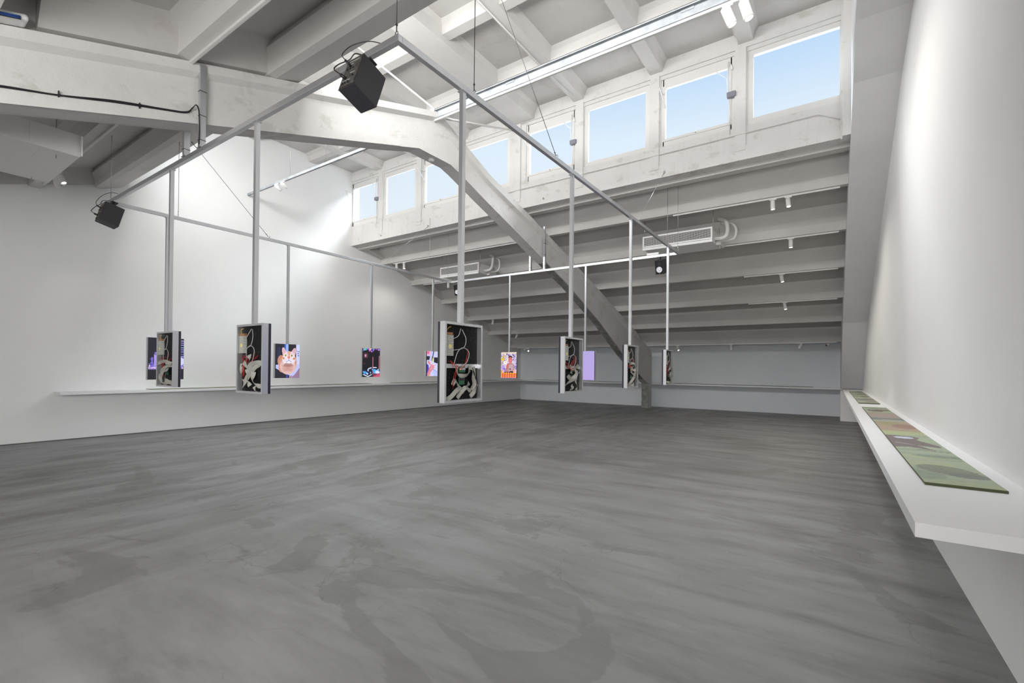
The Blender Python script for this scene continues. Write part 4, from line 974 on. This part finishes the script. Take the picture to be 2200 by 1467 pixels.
# ------------------------------------------------------------------ air conditioners
def aircon(x0, x1, label):
    t = thing('air_conditioner', label, 'air conditioner', ((x0+x1)/2, 10.62, 4.25), 0, 'ceiling air conditioners'); h = (x1-x0)/2
    MB().bevbox(-h+.01, h-.01, .03, .86, .02, .29, .004).obj('casing', M['white_metal'], t)
    g = MB(); b = .03
    g.box(-h, h, 0, .03, .28, .31); g.box(-h, h, 0, .03, .055, .085); g.box(-h, -h+b, 0, .03, .085, .28); g.box(h-b, h, 0, .03, .085, .28)
    g.box(-h, h, -.005, .03, -.01, .045)
    g.obj('front_frame', M['white_metal'], t)
    MB().box(-h+b, h-b, .022, .03, .085, .28).obj('opening', M['dark'], t)
    gr = MB()
    for k in range(9):
        z = .094+k*.0215; gr.add([(-h+b, .002, z), (h-b, .002, z), (h-b, .02, z+.003), (-h+b, .02, z+.003), (-h+b, .002, z+.006), (h-b, .002, z+.006), (h-b, .02, z+.009), (-h+b, .02, z+.009)],
                                 [(0, 1, 2, 3), (4, 7, 6, 5), (0, 4, 5, 1), (3, 2, 6, 7), (0, 3, 7, 4), (1, 5, 6, 2)])
    n = 26
    for k in range(1, n):
        x = -h+b+(2*h-2*b)*k/n; gr.box(x-.0012, x+.0012, .012, .014, .085, .28)
    gr.obj('louvre_grille', M['white_metal'], t)
    pi = MB().tube(catmull([(h-.02, .30, .12), (h+.12, .30, .11), (h+.22, .32, .16), (h+.24, .36, .32), (h+.18, .46, .52), (h+.02, .55, .62)], 8), .04, 12)
    pi.obj('insulated_pipe', M['grey_paint'], t)
    MB().tube(catmull([(h-.02, .50, .10), (h+.22, .50, .10), (h+.36, .50, .14), (h+.38, .52, .34), (h+.26, .60, .50), (h+.05, .66, .55)], 8), .026, 12).obj('drain_pipe', M['grey_paint'], t)
    MB().bevbox(h-.01, h+.10, .40, .78, .0, .10, .02).tube([(h+.05, .5, .0), (h+.05, .55, -.05)], .015, 8).obj('junction_shroud', M['grey_paint'], t)
    rods = MB()
    for x in (-h+.02, h+.0):
        for y, ztop_ in ((.08, .80), (.75, .45)): MB().tube([(x, y, .2), (x, y, ztop_)], .005, 6).obj('hanger_rod', M['wire'], t)
    return t
aircon(-3.64, -2.13, 'white ceiling air conditioner with grille near the right corner of the frame')
aircon(-10.0, -8.49, 'white ceiling air conditioner with grille left of the girder behind the nearest rod')

# ------------------------------------------------------------------ ventilation duct at left
t = thing('air_duct', 'large pale ventilation box hanging behind the girder at the left edge', 'duct', (-8.25, 0.3, 3.99))
MB().bevbox(-.70, .75, -3.2, 1.05, 0, .26, .003).obj('duct_box', M['grey_paint'], t)
MB().prism_y([(-.70, .0), (.75, .0), (.75, .26), (-.70, .26)], 1.05, 1.38).obj('end_section', M['grey_paint'], t)
MB().box(.752, .758, .95, 1.36, .01, .25).obj('access_panel', M['grey_paint'], t)
MB().box(.745, .775, 1.385, 1.40, .01, .25).obj('damper_strip', M['white_metal'], t)
for x, y in ((.6, 1.2), (-.6, 1.2), (.6, -.6)): MB().tube([(x, y, -.05), (x, y, .62 if y > 0 else .1)], .005, 6).obj('hanger_rod', M['wire'], t)

# ------------------------------------------------------------------ roof tie rods and conduits
def rod(pts, rr, label, mat, name='tie_rod', cat='rod', grp=None):
    p0 = Vector(pts[0]); o = MB().tube([Vector(p)-p0 for p in pts], rr, 8).obj(name, M[mat], loc=p0); return tag(o, label, cat, grp)
rod([(-5.84, 6.10, 6.06), (-7.36, 5.2, 7.52)], .017, 'white tie rod rising left from the girder knee', 'offwhite')
rod([(-5.80, 6.25, 6.0), (-6.3, 9.15, 7.15)], .022, 'white tie rod from the girder knee back to the window wall', 'offwhite')
rod([(-4.66, 3.7, 7.315), (-4.66, 7.55, 7.315), (-4.60, 8.9, 7.31)], .012, 'thin white conduit running along a ceiling rib', 'offwhite', 'conduit', 'conduit')
rod([(-6.52, 9.14, 5.70), (-3.0, 9.14, 5.705), (-.25, 9.14, 5.72), (-.2, 9.14, 5.715), (.09, 9.14, 5.55)], .009, 'thin painted conduit along the wall below the windows', 'offwhite', 'conduit', 'conduit')
rod([(-5.79, 7.75, 5.38), (-5.79, 9.1, 5.02)], .012, 'thin pipe lying along the girder edge before the windows', 'offwhite', 'conduit', 'conduit')
for k, (x, z) in enumerate(((-11.0, 5.36), (-9.08, 5.33), (-2.72, 5.34), (-5.45, 5.36))):
    o = MB().tube([(0, 0, 0), (0, -.03, .0), (.02, -.05, .02)], .006, 6).bevbox(-.02, .02, -.008, 0, -.02, .02, .002).obj('wall_hook', M['wire'], loc=(x, YW-.022, z))
    tag(o, ['small hook on the ledge by the far left window', 'small hook holding the brace wire on the ledge at left', 'small hook holding the brace wire on the ledge at right', 'small hook on the ledge just right of the girder'][k], 'hook')

# ------------------------------------------------------------------ painted sheets on the shelf
G1, G2, G3 = (160, 171, 146), (146, 157, 140), (168, 176, 130)
BR, BR2, PK, OR = (112, 100, 99), (124, 99, 93), (160, 140, 134), (160, 138, 118)
def sheet_pic(k):
    rg = random.Random(100+k); c = Canvas(26, 84, G1)
    for _ in range(14): c.ell(rg.uniform(0, 1), rg.uniform(0, 1), rg.uniform(.3, .7), rg.uniform(.03, .10), rg.choice([G1, G2, G3, (130, 140, 126)]), .45, rg.uniform(-.1, .1))
    if k == 0:
        c.ell(.5, .62, .42, .13, (120, 126, 108), .8, .1).ell(.75, .74, .3, .06, (112, 118, 112), .8).ell(.7, .18, .5, .05, (116, 132, 118), .8).ell(.1, .8, .3, .1, (132, 144, 124), .7).rect(0, .985, 1, 1, (70, 80, 40))
    if k == 1:
        c.poly([(0, .22), (.6, .24), (.75, .3), (.6, .45), (.95, .72), (.9, .8), (.5, .74), (.75, .95), (.3, .84), (0, .88)], BR).ell(.38, .34, .22, .06, (190, 200, 216)).ell(.25, .68, .2, .02, (150, 150, 150), 1, .2).rect(0, 0, 1, .14, G3, .8).line(.4, .93, 1, .99, .03, (80, 74, 60))
    if k == 2:
        c.rect(0, 0, 1, .95, OR, .85).ell(.4, .3, .3, .2, (146, 140, 100), .8).ell(.75, .5, .35, .2, (140, 110, 98), .8).rect(0, .9, 1, 1, G3, .8).rect(0, .0, 1, .05, (170, 180, 160))
    if k == 3:
        c.rect(0, 0, 1, .62, PK, .85).rect(0, .62, 1, .76, (132, 130, 126)).rect(0, .76, 1, .84, (100, 100, 98)).rect(0, .84, 1, 1, (128, 140, 130)).line(.1, .58, .7, .68, .05, (176, 176, 166)).ell(.6, .9, .4, .02, (184, 186, 166))
    if k == 4:
        c.rect(0, .45, 1, .85, BR2, .0).poly([(.15, .45), (.95, .45), (1, .6), (.7, .66), (.6, .82), (.3, .8), (.1, .7)], (108, 84, 80)).ell(.3, .56, .12, .05, (150, 152, 150)).line(.5, .68, .75, .52, .05, (150, 140, 140)).rect(0, .9, 1, 1, (150, 164, 136)).rect(.05, .0, 1, .3, (124, 140, 112), .7)
    if k >= 5:
        for _ in range(4):
            y = rg.uniform(0, .9); c.rect(0, y, 1, y+rg.uniform(.04, .12), rg.choice([(72, 64, 66), (86, 98, 60), (120, 96, 104), (70, 84, 70), (124, 96, 110)]), .9)
        c.ell(.7, rg.uniform(.2, .8), .3, .1, rg.choice([(80, 66, 70), (138, 110, 124)]))
        c.rect(0, .94, 1, 1, (58, 54, 56))
    return c.grain(k, .012)
desc = ['pale green painted sheet nearest on the right shelf', 'painted sheet with a brown shape and white oval, second from the near end', 'painted sheet in orange brown tones, third from the near end',
        'painted sheet in dusty pink with grey bands, fourth from the near end', 'painted sheet with a small brown figure on green before the gap']
far5 = ['first', 'second', 'third', 'fourth', 'last']
W_, L_ = 0.285, 1.168
def sheet(cx, cy, rz, label, cv, grp, name='painted_sheet'):
    t = thing(name, label, 'painting', (cx, cy, ZS), rz, grp)
    if name == 'painted_sheet' and cv is not None:
        MB().box(-W_/2, W_/2, -L_/2+.002, L_/2-.002, 0.0005, .011).obj('board', M['olive'], t)
        picture_mesh('painted_surface', cv, W_, L_-.004, M['painting'], t, True, z=.0116)
    return t
M['olive'] = simple('olive_board_edge', (0.07, 0.08, 0.03), 0.7)
for k in range(10):
    y = 3.0+L_*(k+.5)+(0 if k < 5 else 1.0)
    lab = desc[k] if k < 5 else 'dark striped painted sheet beyond the gap on the right shelf, %s from the gap' % far5[k-5]
    sheet(.515, y, 0, lab, sheet_pic(k), 'painted sheets on the right shelf')
pp = [sheet_pic(k) for k in (0, 2, 5, 7, 1)]
for gI, y0 in enumerate((3.9, 10.7)):
    for k in range(5):
        sheet(XL+.22, y0+L_*(k+.5), math.pi, 'painted sheet lying on the left shelf, %s of the %s five' % (far5[k], ['near', 'farther'][gI]), pp[k], 'painted sheets on the left shelf')
for gI, x0 in enumerate((-11.4, -5.2)):
    for k in range(4):
        sheet(x0+L_*(k+.5), 18.6, math.pi/2, 'painted sheet on the far shelf, %s of four %s the girder foot' % (['first', 'second', 'third', 'fourth'][k], ['left of', 'right of'][gI]), pp[(k+2) % 5], 'painted sheets on the far shelf')
